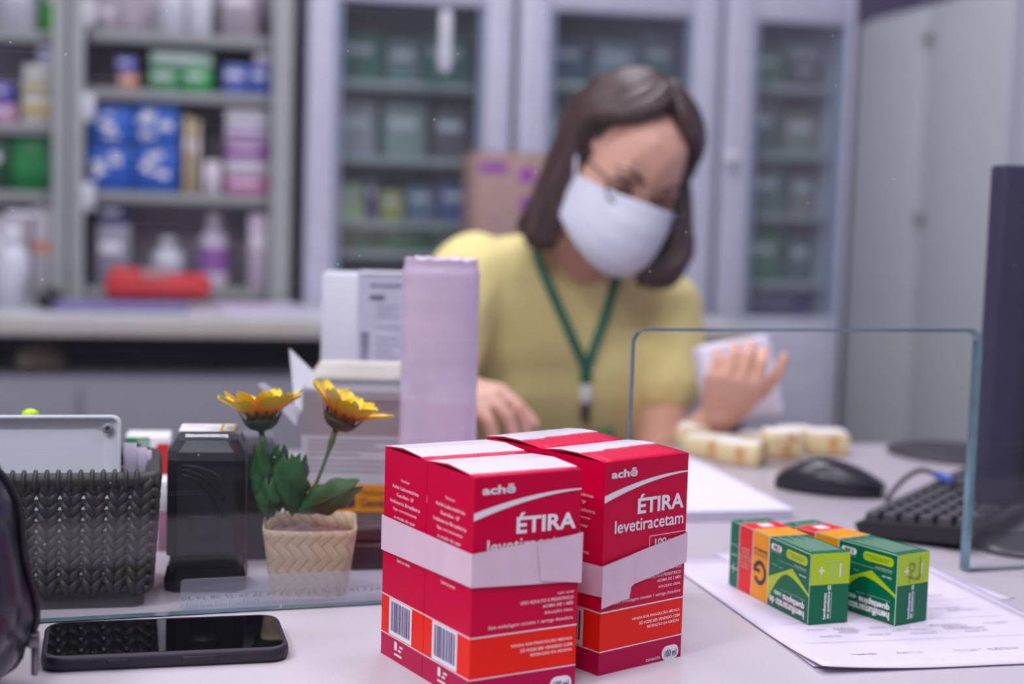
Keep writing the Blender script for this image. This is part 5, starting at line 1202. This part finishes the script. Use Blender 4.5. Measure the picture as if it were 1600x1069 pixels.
for k in range(290):
    u = rnd.random(); lay = rnd.uniform(-.002, .009)
    phi = R(rnd.uniform(8, 180)) * (1 if rnd.random() < .5 else -1)
    if phi > 0:                                               # her left, photo right: hangs forward and curls in under the chin
        fr_ = max(0, 1 - phi / R(150)); drop = Vector((.016 - .018 * (1 - fr_) + rnd.uniform(-.014, .010), -.03 * fr_ + rnd.uniform(-.008, .008), -.135 - .014 * rnd.random())); end = Vector((-.055 * fr_ - .012, -.012, .012))
    else:                                                     # photo left: falls onto the shoulder
        fr_ = max(0, 1 + phi / R(150)); drop = Vector((-.040 + rnd.uniform(-.012, .012), .012, -.120 - .022 * rnd.random())); end = Vector((-.006, 0, 0))
    if abs(phi) > R(140): drop = Vector((-.012, .035, -.10)); end = Vector((0, 0, 0))
    lock(phi, lay, drop, end)
hb.build('hair', HAIR, woman, world=True)
# lanyard and badge on the shirt
def on_shirt(px, py, l=.004):
    d = ray(px, py).normalized(); h = sbvh.ray_cast(CAM, d)
    return (h[0] - d * l) if h[0] else wp(px, py, 2.0)
LAN = mat('lanyard_green', (28, 112, 84), .6)
def ribbon(px_pts, wd, name):
    P = [on_shirt(*q) for q in px_pts]; mb = MB(); n = len(P)
    vs = []
    for i, p in enumerate(P):
        t_ = (P[min(i + 1, n - 1)] - P[max(i - 1, 0)]).normalized(); s_ = t_.cross(Vector((0, 1, 0))).normalized()
        vs += [p - s_ * wd / 2, p + s_ * wd / 2, p + s_ * wd / 2 + Vector((0, .0015, 0)), p - s_ * wd / 2 + Vector((0, .0015, 0))]
    fs = [(i * 4 + k, i * 4 + (k + 1) % 4, i * 4 + 4 + (k + 1) % 4, i * 4 + 4 + k) for i in range(n - 1) for k in range(4)] + [(3, 2, 1, 0), tuple(4 * n - 4 + k for k in range(4))]
    return mb.add(vs, fs, 0).build(name, LAN, woman, world=True)
lerp2 = lambda a_, b_, n: [(a_[0] + (b_[0] - a_[0]) * k / n, a_[1] + (b_[1] - a_[1]) * k / n) for k in range(n + 1)]
lan_ = ribbon(lerp2((834, 392), (868, 470), 8) + lerp2((868, 470), (914, 574), 10)[1:], .013, 'lanyard_strap')
ribbon(lerp2((964, 432), (944, 500), 6) + lerp2((944, 500), (917, 576), 8)[1:], .013, 'lanyard_strap')
ribbon(lerp2((916, 566), (915, 600), 3), .016, 'lanyard_joint')
p = on_shirt(915, 616); MB().box(p, (.016, .006, .026), 0, .002).build('badge_clip', mat('clip_white', (232, 230, 224), .4), lan_)
p = on_shirt(914, 644); MB().box(p, (.012, .005, .028), 0, .002).build('badge_strap', mat('clip_brown', (70, 50, 48), .5), lan_)
p = on_shirt(916, 690, .008); mb = MB().box(p, (.075, .002, .05), 0, .0008).box(p + Vector((0, -.0016, -.006)), (.06, .001, .026), 1); mb.build('badge', [mat('badge_green', (60, 140, 90), .4), WHITE], lan_)
# ring
# packet in her hand
pk = wp(1163, 592, 1.873)
t = thing('medicine_packet', "white and lilac packet held up in the woman's left hand", 'packet', pk)
Mp = Matrix.Rotation(R(20), 4, 'Z') @ Matrix.Rotation(R(-8), 4, 'Y') @ Matrix.Rotation(R(-14), 4, 'X')
MB().box((0, .018, 0), (.098, .034, .1), 0, .008, 3, M=Mp).build('packet_body', mat('packet_white', (226, 220, 236), .4, var=.03), t)
mb = MB(); f = Face(mb, Mp @ Vector((-.04, .0008, -.04)), Mp.to_3x3() @ Vector((1, 0, 0)), Mp.to_3x3() @ Vector((0, 0, 1)), .08, .08, .0005); f.rect(.1, .6, .7, .66, 0).rect(.15, .72, .5, .77, 0).rect(.3, .45, .8, .5, 0); mb.build('printing', mat('lilac_print', (170, 150, 190), .5), t)
